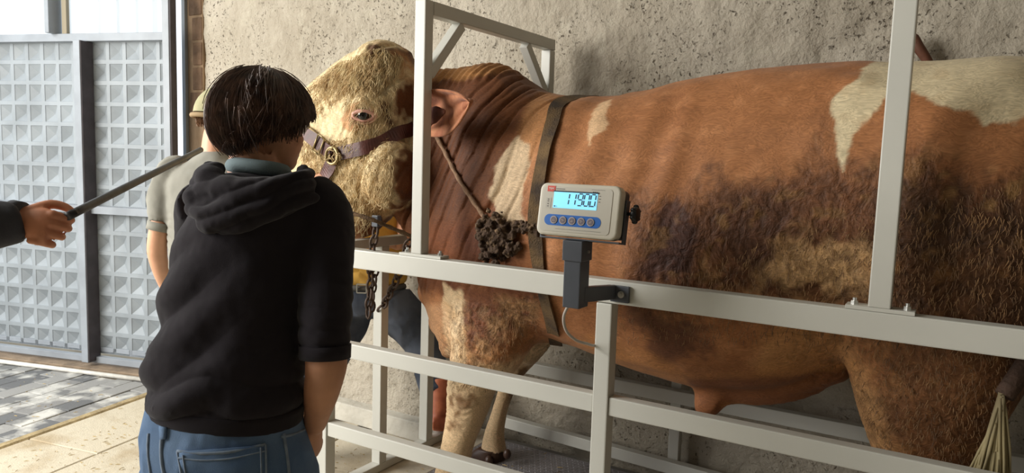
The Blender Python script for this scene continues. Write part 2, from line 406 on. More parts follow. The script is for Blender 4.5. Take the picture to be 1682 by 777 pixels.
# sill strip and the pale rail on the ground in front of the door
sl = tag(obj('door_sill', dbox(-6.1, aE1, -.115, .02, -.02, .03, .004), mat('brown_sill_concrete', srgb(150, 130, 108), .9, var=.4, vs=9, bump=.5, bs=40), dr))
wp0 = np.array([-5.358, 2.407]); wp1 = np.array([-4.252, 2.722]); wd = (wp1-wp0)
pa = wp0-wd*.6; pb = wp1+wd*.2
tag(obj('ground_rail', tubem([(pa[0], pa[1], .014), (pb[0], pb[1], .014)], .014, 10, 1), mat('white_rail_paint', srgb(225, 222, 214), .6, var=.2, vs=20), None, True), 'long pale round rail lying on the pavers before the metal door', 'rail')
#CAGE
# ------------------------------------------------------------------ weighing platform and cage
tread = mat('dusty_tread_plate', srgb(150, 146, 148), .55, .2, var=.3, vs=5, bump=.2, bs=60)
DZ = .16
plat = thing('weighing_platform', (-.4, 2.45, 0), 'grey steel tread-plate weighing deck under the bull', 'scale platform')
obj('deck', boxm(-1.80, 1.5, 2.06, 2.86, DZ-.02, DZ-.003, .002), tread, plat)
obj('dusty_plate', boxm(-2.03, -1.802, 1.99, 2.93, DZ-.02, DZ-.003, .003), mat('dust_covered_plate', srgb(208, 198, 178), .9, var=.25, vs=7, bump=.3, bs=40), plat)
bmv = []; bmf = []
random.seed(3)
for i in range(150):
    for j in range(34):
        x = -1.79+i*.0135+(0); y = 2.08+j*.023
        if x > .2: continue
        an = math.radians(45 if (i+j) % 2 else -45); ux, uy = math.cos(an)*.009, math.sin(an)*.009; vx, vy = -math.sin(an)*.0028, math.cos(an)*.0028; b = len(bmv)
        bmv += [(x-ux, y-uy, DZ-.003), (x+vx, y+vy, DZ-.003), (x+ux, y+uy, DZ-.003), (x-vx, y-vy, DZ-.003), (x, y, DZ)]
        bmf += [(b+k, b+(k+1) % 4, b+4) for k in range(4)]
me = bpy.data.meshes.new('tr'); me.from_pydata(bmv, [], bmf); tag(obj('tread_bars', me, tread, plat), kind='stuff')
for yy in (2.03, 2.9):
    obj('side_beam', boxm(-2.03, 1.5, yy-.03, yy+.03, 0, DZ-.022, .003), mat('grime_steel', srgb(120, 116, 108), .8, var=.4, vs=10), plat)
obj('end_beam', boxm(-2.03, -1.98, 2.062, 2.868, 0, DZ-.022, .003), MATS['grime_steel'], plat)
cage = thing('weighing_cage', (-.8, 2.45, DZ), 'grey-white tubular steel cage with rails around the bull', 'cage')
def zc(v): return CAMZ+v*2
Yf = 2.0; Yb = 2.875
def bx(name, *a, b=.004, m=steel, par=cage): return obj(name, boxm(*a, b), m, par)
XR = 1.30
bx('top_rail', -2.15, XR, Yf, Yf+.05, zc(-.206), zc(-.172))
xA0, xA1 = at(674.3, 410, Yf)[0], at(691, 410, Yf)[0]
xB0, xB1 = at(975, 600, Yf)[0], at(1000.5, 600, Yf)[0]
xC0, xC1 = at(1425.5, 490, Yf)[0], at(1463.5, 505, Yf)[0]
xK0, xK1 = -2.05, -2.0
for z0, z1 in ((-.375, -.347), (-.534, -.507)):
    bx('side_rail', xK1+.001, xB0-.0005, Yf+.006, Yf+.046, zc(z0), zc(z1)); bx('side_rail', xB1+.0005, XR-.05, Yf+.006, Yf+.046, zc(z0), zc(z1))
bx('post', xB0, xB1, Yf, Yf+.05, DZ, zc(-.207))
bx('post', xK0, xK1, Yf, Yf+.05, DZ, zc(-.207))
bx('post', XR-.05, XR, Yf, Yf+.05, DZ, zc(-.207))
bx('base_rail', -2.05, XR, Yf+.002, Yf+.048, DZ, DZ+.03)
zt = zc(-.171)+.008
HT = zc(.255)
bx('arch_post', xA0, xA1, Yf+.002, Yf+.046, zt, HT)
obj('arch_post', beam(((xC0+xC1)/2, Yf+.024, zt), ((xC0+xC1)/2+.004, Yf+.024, HT+.3), .05, .044, (0, 1, 0)), steel, cage)
for nm, (a, b) in dict(A=(at(655, 418, Yf)[0], at(723, 425, Yf)[0]), C=(at(1388, 502, Yf)[0], at(1503, 515, Yf)[0])).items():
    p = bx('foot_plate', a, b, Yf+.001, Yf+.05, zc(-.172)+.0005, zt, b=.001)
    for q in (a+.018, b-.018):
        obj('bolt', joinm([cylm((q, Yf+.025, zt), (q, Yf+.025, zt+.009), .009, 6), cylm((q, Yf+.025, zt+.009), (q, Yf+.025, zt+.016), .005, 10)]), bolt_m, p)
# arch at the head end
Yt = 2.86
xm = (xA0+xA1)/2
bx('arch_beam', xA0+.001, xA1+.001, Yf+.047, Yt+.045, HT-.046, HT)
bx('arch_post', xA0, xA1, Yt+.002, Yt+.046, zt, HT-.047)
bx('arch_brace', 0, 0, 0, 0, 0, 0) if False else None
obj('arch_brace', beam((xm, Yf+.045, HT-.24), (xm, Yf+.225, HT-.05), .036, .036, (1, 0, 0), .002), steel, cage)
obj('arch_brace', beam((xm, Yt+.003, HT-.24), (xm, Yt-.177, HT-.05), .036, .036, (1, 0, 0), .002), steel, cage)
# far side
bx('top_rail', -2.05, XR, Yb, Yb+.05, zc(-.206), zc(-.172))
bx('foot_plate', xA0-.05, xA1+.05, Yt-.005, Yt+.05, zc(-.171), zt, b=.001)
bx('side_rail', -2.0, XR, Yb+.006, Yb+.046, zc(-.484), zc(-.457))
obj('side_rail', beam((-1.80, Yb+.02, zc(-.607)), (1.0, Yb+.02, zc(-.645)), .04, .05), steel, cage)
for xx in (-2.05, at(1096, 630, Yb)[0], .3, XR-.05):
    bx('post', xx, xx+.045, Yb+.05, Yb+.09, DZ, zc(-.207))
# ---- entry gate of the cage
gate = thing('cage_gate', (-2.0, 2.4, DZ), 'low grey-white steel gate across the head end with two uprights', 'gate')
gx = -1.96
obj('gate_rail', boxm(gx-.045, gx, 2.055, 2.865, zc(-.182), zc(-.164), .003), steel, gate)
obj('gate_rail', boxm(gx-.045, gx, 2.055, 2.865, DZ, zc(-.629), .003), steel, gate)
for a, b in ((2.262, 2.305), (2.572, 2.616)):
    obj('upright', boxm(gx-.044, gx-.001, a, b, zc(-.629), zc(-.182), .003), steel, gate)
#END_STRUCT
# ================================================================== the bull
YC = 2.47
def prg(t, b, Y, w, e=2.2, w2=None):
    """ring in a plane through the Y axis: top and bottom points (photo readings at depth Y), half width w"""
    a = at(t[0], t[1], Y); c = at(b[0], b[1], Y); return ((a+c)/2, (a-c)/2, (0, w, 0), e)
torso = [prg((1830, 190), (1825, 330), YC, .12), prg((1800, 125), (1790, 450), YC, .24), prg((1740, 96), (1735, 540), YC, .31), prg((1660, 88), (1640, 590), YC, .35, 2.3),
 prg((1560, 94), (1535, 590), YC, .365, 2.3), prg((1440, 99), (1410, 585), YC, .36, 2.3), prg((1300, 110), (1290, 625), YC, .37), prg((1160, 134), (1160, 632), YC, .38),
 prg((1060, 151), (1050, 600), YC, .385), prg((960, 156), (945, 565), YC, .37), prg((895, 150), (875, 570), YC, .35), prg((850, 122), (820, 585), YC, .32), prg((810, 103), (775, 590), YC-.01, .27),
 prg((760, 108), (745, 570), YC-.02, .22), prg((715, 113), (722, 505), YC-.05, .18), prg((682, 118), (702, 425), 2.36, .16), prg((655, 130), (660, 350), 2.30, .15)]
YH = 2.22
head = [prg((690, 120), (690, 330), 2.30, .15), prg((660, 92), (662, 335), 2.26, .165), prg((628, 76), (640, 350), YH, .17), prg((590, 84), (610, 388), YH, .165, 2.3), prg((550, 112), (575, 395), YH-.01, .15, 2.3),
 prg((510, 148), (535, 388), YH-.02, .135, 2.3), prg((475, 190), (500, 372), YH-.03, .115), prg((450, 225), (475, 352), YH-.04, .105), prg((432, 250), (455, 335), YH-.04, .085), prg((424, 265), (440, 315), YH-.04, .05)]
dewlap = [prg((705, 400), (704, 500), 2.44, .04), prg((715, 400), (722, 560), 2.44, .05), prg((728, 400), (738, 588), 2.45, .055), prg((745, 420), (757, 590), 2.45, .06), prg((785, 440), (795, 590), 2.46, .07)]
def lrg(x, y, Y, rx, ry, lean=0.0):
    c = at(x, y, Y); return (c, (rx, 0, lean*rx), (0, ry, 0), 2.2)
YN, YFa = 2.28, 2.66
fl_n = [lrg(838, 440, YN+.04, .20, .12), lrg(824, 500, YN+.02, .19, .13), lrg(812, 560, YN, .16, .12), lrg(795, 605, YN, .128, .10), lrg(774, 640, YN, .098, .085), lrg(768, 668, YN, .090, .08), lrg(760, 700, YN, .078, .066),
 lrg(751, 735, YN, .066, .058), lrg(744, 770, YN, .064, .062), lrg(738, 795, YN, .068, .068)]
fl_f = [lrg(880, 520, YFa-.06, .13, .09), lrg(862, 575, YFa, .10, .08), lrg(845, 612, YFa, .062, .06), lrg(833, 640, YFa, .046, .05), lrg(820, 680, YFa, .041, .045), lrg(812, 712, YFa, .050, .052), lrg(811, 742, YFa, .064, .062), lrg(810, 760, YFa, .058, .058)]
hl_n = [lrg(1580, 330, YN+.07, .26, .14), lrg(1560, 450, YN+.03, .29, .17), lrg(1540, 540, YN+.02, .265, .17), lrg(1532, 620, YN+.03, .215, .15), lrg(1522, 700, YN+.03, .165, .12), lrg(1520, 760, YN+.03, .13, .10), lrg(1530, 830, YN+.02, .10, .08),
 lrg(1552, 890, YN, .082, .065), lrg(1552, 960, YN, .062, .055), lrg(1545, 1030, YN, .060, .055), lrg(1538, 1075, YN, .068, .062)]
hl_f = [lrg(1600, 430, YFa-.06, .24, .14), lrg(1590, 530, YFa, .20, .12), lrg(1575, 620, YFa, .13, .10), lrg(1570, 680, YFa, .09, .08), lrg(1585, 720, YFa, .075, .065), lrg(1582, 790, YFa, .055, .05), lrg(1575, 830, YFa, .06, .055)]
sheath = [prg((1180, 590), (1150, 625), YC, .09), prg((1200, 600), (1195, 650), YC, .09), prg((1270, 610), (1270, 652), YC, .08), prg((1340, 590), (1345, 632), YC, .10), prg((1400, 560), (1400, 620), YC, .12)]
shp = [lrg(1185, 620, YC-.03, .09, .07), lrg(1173, 645, YC-.04, .065, .05), lrg(1164, 665, YC-.05, .048, .04), lrg(1160, 680, YC-.05, .035, .03)]
hump = [prg((700, 122), (715, 260), 2.42, .05), prg((760, 108), (770, 300), YC, .09), prg((815, 100), (825, 300), YC, .11), prg((850, 118), (860, 300), YC, .10), prg((885, 150), (890, 300), YC, .05)]
fold_t = tubem([Vector(at(1160, 676, YC-.05)), Vector(at(1172, 656, YC-.05)), Vector(at(1200, 652, YC-.04)), Vector(at(1250, 655, YC-.03)), Vector(at(1300, 648, YC-.03)), Vector(at(1350, 632, YC-.03))], [.026, .034, .026, .020, .020, .02], 14, 5)
parts_ = [fold_t]+[loft(subring(q, 4), 32) for q in (torso, head, dewlap, fl_n, fl_f, hl_n, hl_f, sheath, shp, hump)]
# shoulder and brow masses, jowl
for (x, y, Y, r) in ((830, 400, 2.26, (.17, .10, .24)), (800, 520, 2.33, (.14, .12, .16)), (1480, 300, 2.26, (.20, .10, .26)), (1420, 170, 2.36, (.16, .16, .10)), (1600, 480, 2.26, (.22, .12, .22)), (1630, 150, 2.40, (.13, .16, .09)),
                     (596, 176, YH-.105, (.10, .07, .065)), (640, 285, YH-.06, (.11, .11, .13)), (590, 335, YH-.05, (.10, .09, .10)), (632, 105, YH, (.10, .14, .09)), (708, 478, 2.42, (.050, .05, .06)), (722, 528, 2.40, (.040, .05, .055)), (738, 568, 2.40, (.035, .045, .05)),
                     (1120, 420, 2.34, (.35, .24, .30)), (770, 655, YN-.02, (.075, .07, .06))):
    parts_.append(ball(at(x, y, Y), r))
bm0 = joinm(parts_)
bull_me = remesh(bm0, .0125, 7)
V = getv(bull_me)
# sample-able surface before fine relief
dgm = bull_me
def bvh_of(me):
    return BVHTree.FromPolygons([v.co.copy() for v in me.vertices], [tuple(p.vertices) for p in me.polygons])
BT = bvh_of(bull_me)
def hit(x, y, T=None, off=0.0):
    r = ray(x, y); d = Vector(r).normalized(); h = (T or BT).ray_cast(Vector(O), d)
    if h[0] is None: return None, None
    return h[0]+h[1]*off, h[1]
def patch(pts, Yd=YC):
    out = []
    for (x, y) in pts:
        h, _ = hit(x, y)
        if h is None: h = at(x, y, Yd)
        out.append((h[0], h[2]))
    return out
bull_me = remesh(bull_me, .0125, 1, 1)
V = getv(bull_me); 
# ---- fine relief
XZ = V[:, [0, 2]]
def along(x, y):      # helper for a photo point -> body side coordinates
    return patch([(x, y)])[0]
def region(pts, soft, amp=.02, fr=9):
    sd = polysd(XZ, patch(pts))+amp*fbm(V, fr, 3)+amp*.35*fbm(V+3, 60, 2)
    return ss(-soft, soft, sd)
neck_r = region([(672, 60), (720, 90), (830, 90), (900, 140), (880, 210), (835, 300), (800, 420), (740, 480), (690, 470), (680, 420)], .02)
neck_fold = region([(690, 90), (720, 90), (830, 90), (935, 140), (925, 210), (880, 330), (850, 420), (800, 470), (690, 470), (680, 420)], .04)
head_r = region([(400, 60), (625, 40), (662, 80), (655, 130), (648, 200), (652, 260), (655, 330), (640, 345), (600, 420), (400, 420)], .012, .014, 14)
curl_head = head_r
grime_low = region([(1060, 480), (1060, 340), (1120, 330), (1170, 285), (1260, 300), (1330, 260), (1400, 290), (1500, 260), (1600, 290), (1700, 330), (1800, 300), (1830, 600), (1700, 640), (1560, 560), (1450, 520), (1330, 540), (1240, 520), (1120, 560)], .085, .075, 6)
shoulder_curl = region([(740, 500), (800, 490), (880, 470), (890, 540), (860, 620), (790, 640), (730, 600)], .03, .03, 8)
thigh = region([(1280, 520), (1420, 420), (1800, 400), (1800, 760), (1640, 800), (1400, 800), (1330, 620)], .05, .04)
N0 = getn(bull_me)
# neck folds run from the crest down and forward
u = V[:, 0]*.93-V[:, 2]*.40+.018*fbm(V, 3.2, 2)+.006*fbm(V+9, 11, 2)
fold = np.abs(np.sin(u*2*math.pi/.15+2.6*fbm(V*np.array([1, 1, .45])+2, 2.6, 2))); fold2 = np.abs(np.sin((u+.01*fbm(V, 9, 2))*2*math.pi/.062+2*fbm(V+6, 3, 2)))
side = ss(.05, .18, np.abs(N0[:, 1]))
fm = .35+.65*ss(-.4, .6, fbm(V*np.array([1, 1, .4])+8, 5, 2))
d = neck_fold*side*fm*(-.017*(1-fold)**4.0-.004*(1-fold2)**2.5+.004)
u2 = V[:, 0]*.97-V[:, 2]*.2+.02*fbm(V+4, 3, 2)
d += (1-neck_fold)*region([(880, 140), (1040, 150), (1150, 160), (1130, 400), (1000, 500), (900, 500)], .06)*side*.004*np.sin(u2*2*math.pi/.13+fbm(V, 3, 2)*2)
# crest knobs of the neck
cr = region([(690, 90), (860, 90), (860, 125), (690, 150)], .02)
d += cr*.004*np.sin(V[:, 0]*2*math.pi/.035+fbm(V, 8, 2)*2)
fa = region([(735, 490), (900, 480), (880, 580), (810, 650), (800, 720), (730, 720), (735, 600)], .03)*ss(-.3, -.1, -V[:, 1]+2.3)
d += fa*.0045*(np.abs(np.sin((V[:, 2]*1.0+V[:, 0]*.5+.03*fbm(V, 9, 3))*math.pi/.032))-.6)
# muscles and ribs
d += .012*fbm(V+7, 3.2, 3)*(1-head_r)
# curls / clumps
wp = V+.02*np.stack([fbm(V, 13, 2), fbm(V+31, 13, 2), fbm(V+57, 13, 2)], 1)
cl1 = 1-np.abs(fbm(wp, 42, 2)); cl2 = 1-np.abs(vnoise(wp*85))
d += curl_head*(1-.75*region([(560, 170), (600, 150), (635, 190), (615, 230), (560, 235)], .03))*(.0035*(cl1-.7)+.0018*(cl2-.6)+.003*fbm(V, 20, 2))
d += (grime_low**2*.7+shoulder_curl+thigh*.6).clip(0, 1)*(.0034*(cl1-.7)+.0026*(cl2-.6))*(.5+ss(-.4, .5, fbm(V+3, 6, 2)))
V2 = V+N0*d[:, None]
setv(bull_me, V2)
# ---- coat colours (patches fixed to the animal)
def c3(r, g, b): return np.array(srgb(r, g, b)[:3])
n1 = fbm(V+1, 5, 4); n2 = fbm(V+2, 24, 3); n3 = fbm(V+3, 70, 2)
col = np.tile(c3(164, 110, 70), (len(V), 1))
def lay(mask, c):
    global col
    m = np.clip(mask, 0, 1)[:, None]; col = col*(1-m)+np.array(c)*m
lay(ss(-.1, .9, n1)*.5, c3(138, 88, 54))
lay(ss(.1, 1.1, n2)*.3, c3(190, 136, 94))
# darker reddish neck and shoulder
lay(neck_r*.95, c3(106, 62, 32)); lay(region([(672, 90), (700, 100), (740, 100), (830, 150), (800, 290), (740, 380), (690, 320)], .05)*.6, c3(80, 44, 24))
lay(region([(690, 90), (860, 88), (850, 118), (690, 140)], .015)*.6, c3(196, 142, 86))
lay(region([(735, 460), (905, 470), (895, 510), (830, 560), (740, 560)], .03, .03)*.8, c3(108, 62, 42))
lay(region([(700, 380), (830, 330), (880, 350), (880, 470), (700, 470)], .05, .03)*.5, c3(128, 74, 46))
lay(region([(755, 380), (800, 370), (850, 410), (850, 440), (770, 440)], .04, .03)*.6, c3(96, 60, 48))
# tan stripe behind the neck and cream shoulder patch
lay(region([(905, 150), (935, 155), (905, 210), (870, 270), (850, 260)], .02, .01)*.6, c3(196, 142, 92))
lay(region([(818, 262), (850, 225), (868, 240), (862, 300), (856, 350), (868, 372), (815, 362), (806, 320)], .008, .014, 22)*.85, c3(206, 182, 148))
lay(region([(985, 165), (1005, 162), (1000, 215), (975, 225), (968, 240)], .006, .012, 22)*.8, c3(214, 180, 140))
# grime on the flank and hind quarter
g = grime_low
lay(g*.78, c3(84, 54, 38))
lay(region([(1050, 390), (1085, 330), (1135, 325), (1150, 380), (1120, 440), (1060, 440)], .02, .03)*.8, c3(70, 46, 42))
lay(region([(1180, 290), (1290, 300), (1300, 420), (1230, 460), (1160, 400)], .06, .05)*.5, c3(66, 44, 36))
lay(region([(1450, 270), (1560, 300), (1700, 330), (1830, 300), (1830, 560), (1600, 540), (1440, 500)], .07, .06)*.72, c3(58, 42, 28))  # grime plus the dimmer light at this end, put into the colour
lay(region([(1540, 290), (1682, 300), (1682, 400), (1560, 380)], .05, .05)*ss(.05, .5, n2)*.6, c3(150, 116, 70))
lay(region([(1030, 480), (1180, 520), (1160, 590), (1090, 590), (1030, 530)], .03, .04)*.7, c3(76, 48, 40))
lay(g*ss(.25, .75, n2)*.55, c3(140, 104, 64))
lay(region([(1240, 430), (1330, 385), (1440, 410), (1440, 490), (1300, 510), (1240, 480)], .05, .05, 10)*ss(-.5, .5, n2+.4)*.85, c3(202, 162, 114))
lay(region([(1270, 540), (1380, 520), (1420, 600), (1400, 640), (1300, 640), (1240, 600)], .05, .04)*.6, c3(200, 150, 98))
lay(thigh*(1-region([(1240, 400), (1450, 400), (1450, 640), (1240, 640)], .05))*.72, c3(98, 66, 42)); lay(thigh*ss(.2, .8, n2)*.35, c3(158, 112, 68))
lay(region([(1395, 600), (1440, 640), (1480, 760), (1480, 800), (1400, 800)], .04, .02)*.6, c3(196, 150, 100))
lay(region([(1690, 240), (1830, 240), (1830, 660), (1670, 650)], .05)*.6, c3(60, 42, 30))
# belly, brisket
lay(region([(900, 560), (1010, 560), (1140, 620), (1400, 600), (1380, 660), (1100, 680), (900, 600)], .03)*.5, c3(190, 132, 76))
lay(region([(1130, 625), (1400, 615), (1350, 670), (1190, 665), (1180, 700), (1120, 700)], .015, .01)*.7, c3(122, 74, 52))
# cream rump saddle
cream = c3(216, 200, 164)
sad = region([(1368, 158), (1400, 128), (1450, 92), (1520, 80), (1700, 70), (1850, 100), (1850, 200), (1700, 196), (1620, 202), (1590, 182), (1545, 172), (1500, 150), (1455, 160), (1425, 195), (1400, 220), (1385, 280), (1376, 270), (1378, 215), (1366, 185)], .006, .012, 20)
lay(sad*.95, cream); lay(sad*ss(.1, .9, n2)*.35, c3(176, 150, 112))
# legs
fl = region([(733, 465), (760, 475), (764, 560), (766, 610), (748, 660), (728, 640), (735, 560)], .010, .012, 20)
lay(fl*.9, c3(224, 196, 156))
lay(region([(735, 500), (900, 490), (880, 590), (800, 640), (740, 620)], .04, .03)*ss(-.6, .6, n2+n1*.5)*.6, c3(178, 140, 96))
lay(region([(720, 590), (850, 590), (850, 760), (700, 830)], .03, .02)*.85, c3(222, 194, 154))
lay(region([(738, 650), (800, 640), (800, 690), (760, 720), (735, 700)], .02, .03, 16)*ss(-.4, .4, n2+.1)*.85, c3(120, 84, 50))
lay(region([(790, 650), (860, 600), (870, 640), (850, 760), (780, 770)], .01)*ss(2.5, 2.56, V[:, 1])*.95, c3(238, 228, 206))
lay(region([(700, 500), (735, 500), (745, 590), (725, 590)], .02, .01)*.5, c3(216, 172, 130))
# head
hc = c3(228, 205, 160)
lay(head_r, hc); lay(head_r*ss(-.2, .8, n2)*.45, c3(190, 156, 104)); lay(head_r*ss(0, .9, n1)*.35, c3(238, 222, 182))
lay(head_r*region([(580, 320), (655, 260), (650, 340), (590, 390)], .03)*.4, c3(198, 154, 98))
lay(region([(642, 130), (664, 84), (700, 90), (700, 345), (668, 345), (650, 320), (640, 290), (652, 230), (640, 190)], .008, .014)*.92, c3(84, 52, 36))
lay(region([(563, 210), (560, 195), (578, 170), (592, 167), (585, 180), (580, 200), (600, 212), (575, 218)], .004, .005, 30)*.75, c3(180, 120, 72))
lay(region([(578, 200), (582, 182), (597, 175), (615, 180), (620, 192), (612, 203), (595, 206)], .005, .004, 30)*.85, c3(232, 190, 172))
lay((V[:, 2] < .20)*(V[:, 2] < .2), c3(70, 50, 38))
# light dust mottling everywhere
col = col*(1+.10*n3[:, None]*.6)*(1+.12*n2[:, None]*.5)
curlmask = np.clip(curl_head*.65+grime_low+shoulder_curl+thigh*.8, 0, 1)
setcol(bull_me, 'coat', np.clip(col, 0.01, 1)); setf(bull_me, 'curl', curlmask)
hide = bpy.data.materials.new('bull_hide'); hide.use_nodes = True
N = hide.node_tree.nodes; L = hide.node_tree.links; b = N['Principled BSDF']
b.inputs['Roughness'].default_value = .62; b.inputs['Specular IOR Level'].default_value = .22; b.inputs['Sheen Weight'].default_value = .05; b.inputs['Sheen Roughness'].default_value = .4
vc = N.new('ShaderNodeVertexColor'); vc.layer_name = 'coat'
tc = N.new('ShaderNodeTexCoord')
def strn(scale, stretch, rot=(0, 0, 0), detail=3):
    mp = N.new('ShaderNodeMapping'); mp.inputs['Scale'].default_value = stretch; mp.inputs['Rotation'].default_value = rot; L.new(tc.outputs['Object'], mp.inputs['Vector'])
    wn = N.new('ShaderNodeTexNoise'); wn.inputs['Scale'].default_value = 9; L.new(tc.outputs['Object'], wn.inputs['Vector'])
    ad = N.new('ShaderNodeVectorMath'); ad.operation = 'MULTIPLY_ADD'; ad.inputs[1].default_value = (.08, .08, .08); L.new(wn.outputs['Color'], ad.inputs[0]); L.new(mp.outputs[0], ad.inputs[2])
    n = N.new('ShaderNodeTexNoise'); n.inputs['Scale'].default_value = scale; n.inputs['Detail'].default_value = detail; L.new(ad.outputs[0], n.inputs['Vector']); return n
hairn = strn(240, (.35, 1, 1), (0, .9, 0)); curl = strn(48, (1, 1, .7), (0, 0, 0), 4)
mr = N.new('ShaderNodeMapRange'); mr.inputs[1].default_value = .3; mr.inputs[2].default_value = .72; mr.inputs[3].default_value = .74; mr.inputs[4].default_value = 1.22; L.new(hairn.outputs['Fac'], mr.inputs[0])
mul = N.new('ShaderNodeMix'); mul.data_type = 'RGBA'; mul.blend_type = 'MULTIPLY'; mul.inputs['Factor'].default_value = 1
cmb = N.new('ShaderNodeCombineColor'); [L.new(mr.outputs[0], cmb.inputs[k]) for k in range(3)]
L.new(vc.outputs['Color'], mul.inputs['A']); L.new(cmb.outputs[0], mul.inputs['B']); 
av = N.new('ShaderNodeAttribute'); av.attribute_name = 'curl'
mr2 = N.new('ShaderNodeMapRange'); mr2.inputs[1].default_value = .38; mr2.inputs[2].default_value = .62; mr2.inputs[3].default_value = .68; mr2.inputs[4].default_value = 1.15; L.new(curl.outputs['Fac'], mr2.inputs[0])
cmb2 = N.new('ShaderNodeCombineColor'); [L.new(mr2.outputs[0], cmb2.inputs[k]) for k in range(3)]
mul2 = N.new('ShaderNodeMix'); mul2.data_type = 'RGBA'; mul2.blend_type = 'MULTIPLY'; L.new(av.outputs['Fac'], mul2.inputs['Factor']); L.new(mul.outputs['Result'], mul2.inputs['A']); L.new(cmb2.outputs[0], mul2.inputs['B'])
L.new(mul2.outputs['Result'], b.inputs['Base Color'])
bp1 = N.new('ShaderNodeBump'); bp1.inputs['Strength'].default_value = .35; bp1.inputs['Distance'].default_value = .004; L.new(hairn.outputs['Fac'], bp1.inputs['Height'])
sm_ = N.new('ShaderNodeMath'); sm_.operation = 'MULTIPLY'; sm_.inputs[1].default_value = .8; L.new(av.outputs['Fac'], sm_.inputs[0])
bp2 = N.new('ShaderNodeBump'); bp2.inputs['Distance'].default_value = .012; L.new(sm_.outputs[0], bp2.inputs['Strength']); L.new(curl.outputs['Fac'], bp2.inputs['Height']); L.new(bp1.outputs[0], bp2.inputs['Normal'])
L.new(bp2.outputs[0], b.inputs['Normal'])
bull = thing('bull', (-.8, YC, DZ), 'huge red-brown and cream bull with a pale curly head standing in the cage', 'bull')
body = obj('body', bull_me, hide, bull, True)
BT2 = BVHTree.FromPolygons([v.co+Vector(bull.location) for v in bull_me.vertices], [tuple(p.vertices) for p in bull_me.polygons])
# eye
eh, en = hit(597, 189)
pinklid = mat('pink_eyelid', srgb(214, 160, 142), .5, var=.15, vs=60)
e_ = obj('eye', ball(eh-en*.008, .027), mat('black_eye', srgb(14, 10, 10), .05, spec=.9), bull, True)
def lid(c, n, rx, rz, r, a0, a1):
    n = Vector(n); s = Vector((0, 0, 1)).cross(n).normalized(); u_ = n.cross(s).normalized()
    P = [c+n*(.008-.006*abs(math.cos(a0+(a1-a0)*k/10)))+s*math.cos(a0+(a1-a0)*k/10)*rx+u_*math.sin(a0+(a1-a0)*k/10)*rz for k in range(11)]
    return tubem(P, r, 8, 2)
obj('eyelid', lid(eh, en, .036, .016, .0075, 0, math.pi), pinklid, bull, True); obj('eyelid', lid(eh, en, .036, .017, .0075, math.pi, 2*math.pi), pinklid, bull, True)
obj('eye_rim', lid(eh, en, .046, .030, .005, math.pi*.1, -math.pi*.9), mat('tan_eye_fold', srgb(200, 160, 128), .7), bull, True)
# ears: cupped leaf shapes
earm = mat('ear_fur', srgb(150, 86, 52), .8, col2=srgb(186, 124, 84), vs=30, bump=.5, bs=160, bd=.004, sheen=.2, stretch=(1, 1, .4))
ear_in = mat('ear_inside_fur', srgb(104, 56, 38), .85, var=.3, vs=40)
def ear(base, tip, nrm, wid):
    base = Vector(base); tip = Vector(tip); ax = (tip-base); Ln = ax.length; ax.normalize(); nrm = Vector(nrm).normalized(); s = ax.cross(nrm).normalized(); nrm = s.cross(ax).normalized()
    nu, nv = 22, 16; P = []
    for i in range(nu):
        t = i/(nu-1); w = wid*(math.sin(math.pi*min(1, .16+t*.84)**.8)**.7)*(1 if t < .5 else 1)
        for j in range(nv):
            q = j/(nv-1)*2-1
            cup = (1-abs(q)**2)*(.04*(1-t)+.018)
            P.append(base+ax*(Ln*t)+s*(q*w)+nrm*(-cup)+nrm*(.006*math.sin(q*9+t*8)))
    F = [(i*nv+j, i*nv+j+1, (i+1)*nv+j+1, (i+1)*nv+j) for i in range(nu-1) for j in range(nv-1)]
    me = bpy.data.meshes.new('ear'); me.from_pydata(P, [], F)
    o = bpy.data.objects.new('t', me); COL.objects.link(o); so = o.modifiers.new('s', 'SOLIDIFY'); so.thickness = .010; so.offset = 0; sb = o.modifiers.new('b', 'SUBSURF'); sb.levels = 1
    dg = bpy.context.evaluated_depsgraph_get(); r = bpy.data.meshes.new_from_object(o.evaluated_get(dg)); bpy.data.objects.remove(o); return r
eb = at(690, 195, 2.10); et = at(770, 168, 2.02)
en_ = Vector((.30, -.85, -.15))
er = obj('ear', ear(eb, et, en_, .082), earm, bull, True)
obj('ear_hair', remesh(joinm([loft([(Vector(eb)+(Vector(et)-Vector(eb))*t+Vector((0, .0, -.004)), (.0, .014*s_, 0), (0, 0, .035*s_), 2) for t, s_ in ((.0, .6), (.15, 1), (.35, .9), (.55, .2))], 12)]), .006, 2), ear_in, er, True)
eb2 = at(655, 175, YH+.17); obj('ear', ear(eb2, Vector(eb2)+Vector((-.02, .20, -.02)), (-.6, 0, -.3), .075), earm, bull, True)
# muzzle details (behind the handler's head, still real)
mz = at(428, 290, YH-.04)
obj('nose_pad', ball(mz+np.array([-.02, 0, .02]), (.045, .075, .055)), mat('pink_nose', srgb(206, 158, 142), .35, var=.2, vs=30), bull, True)
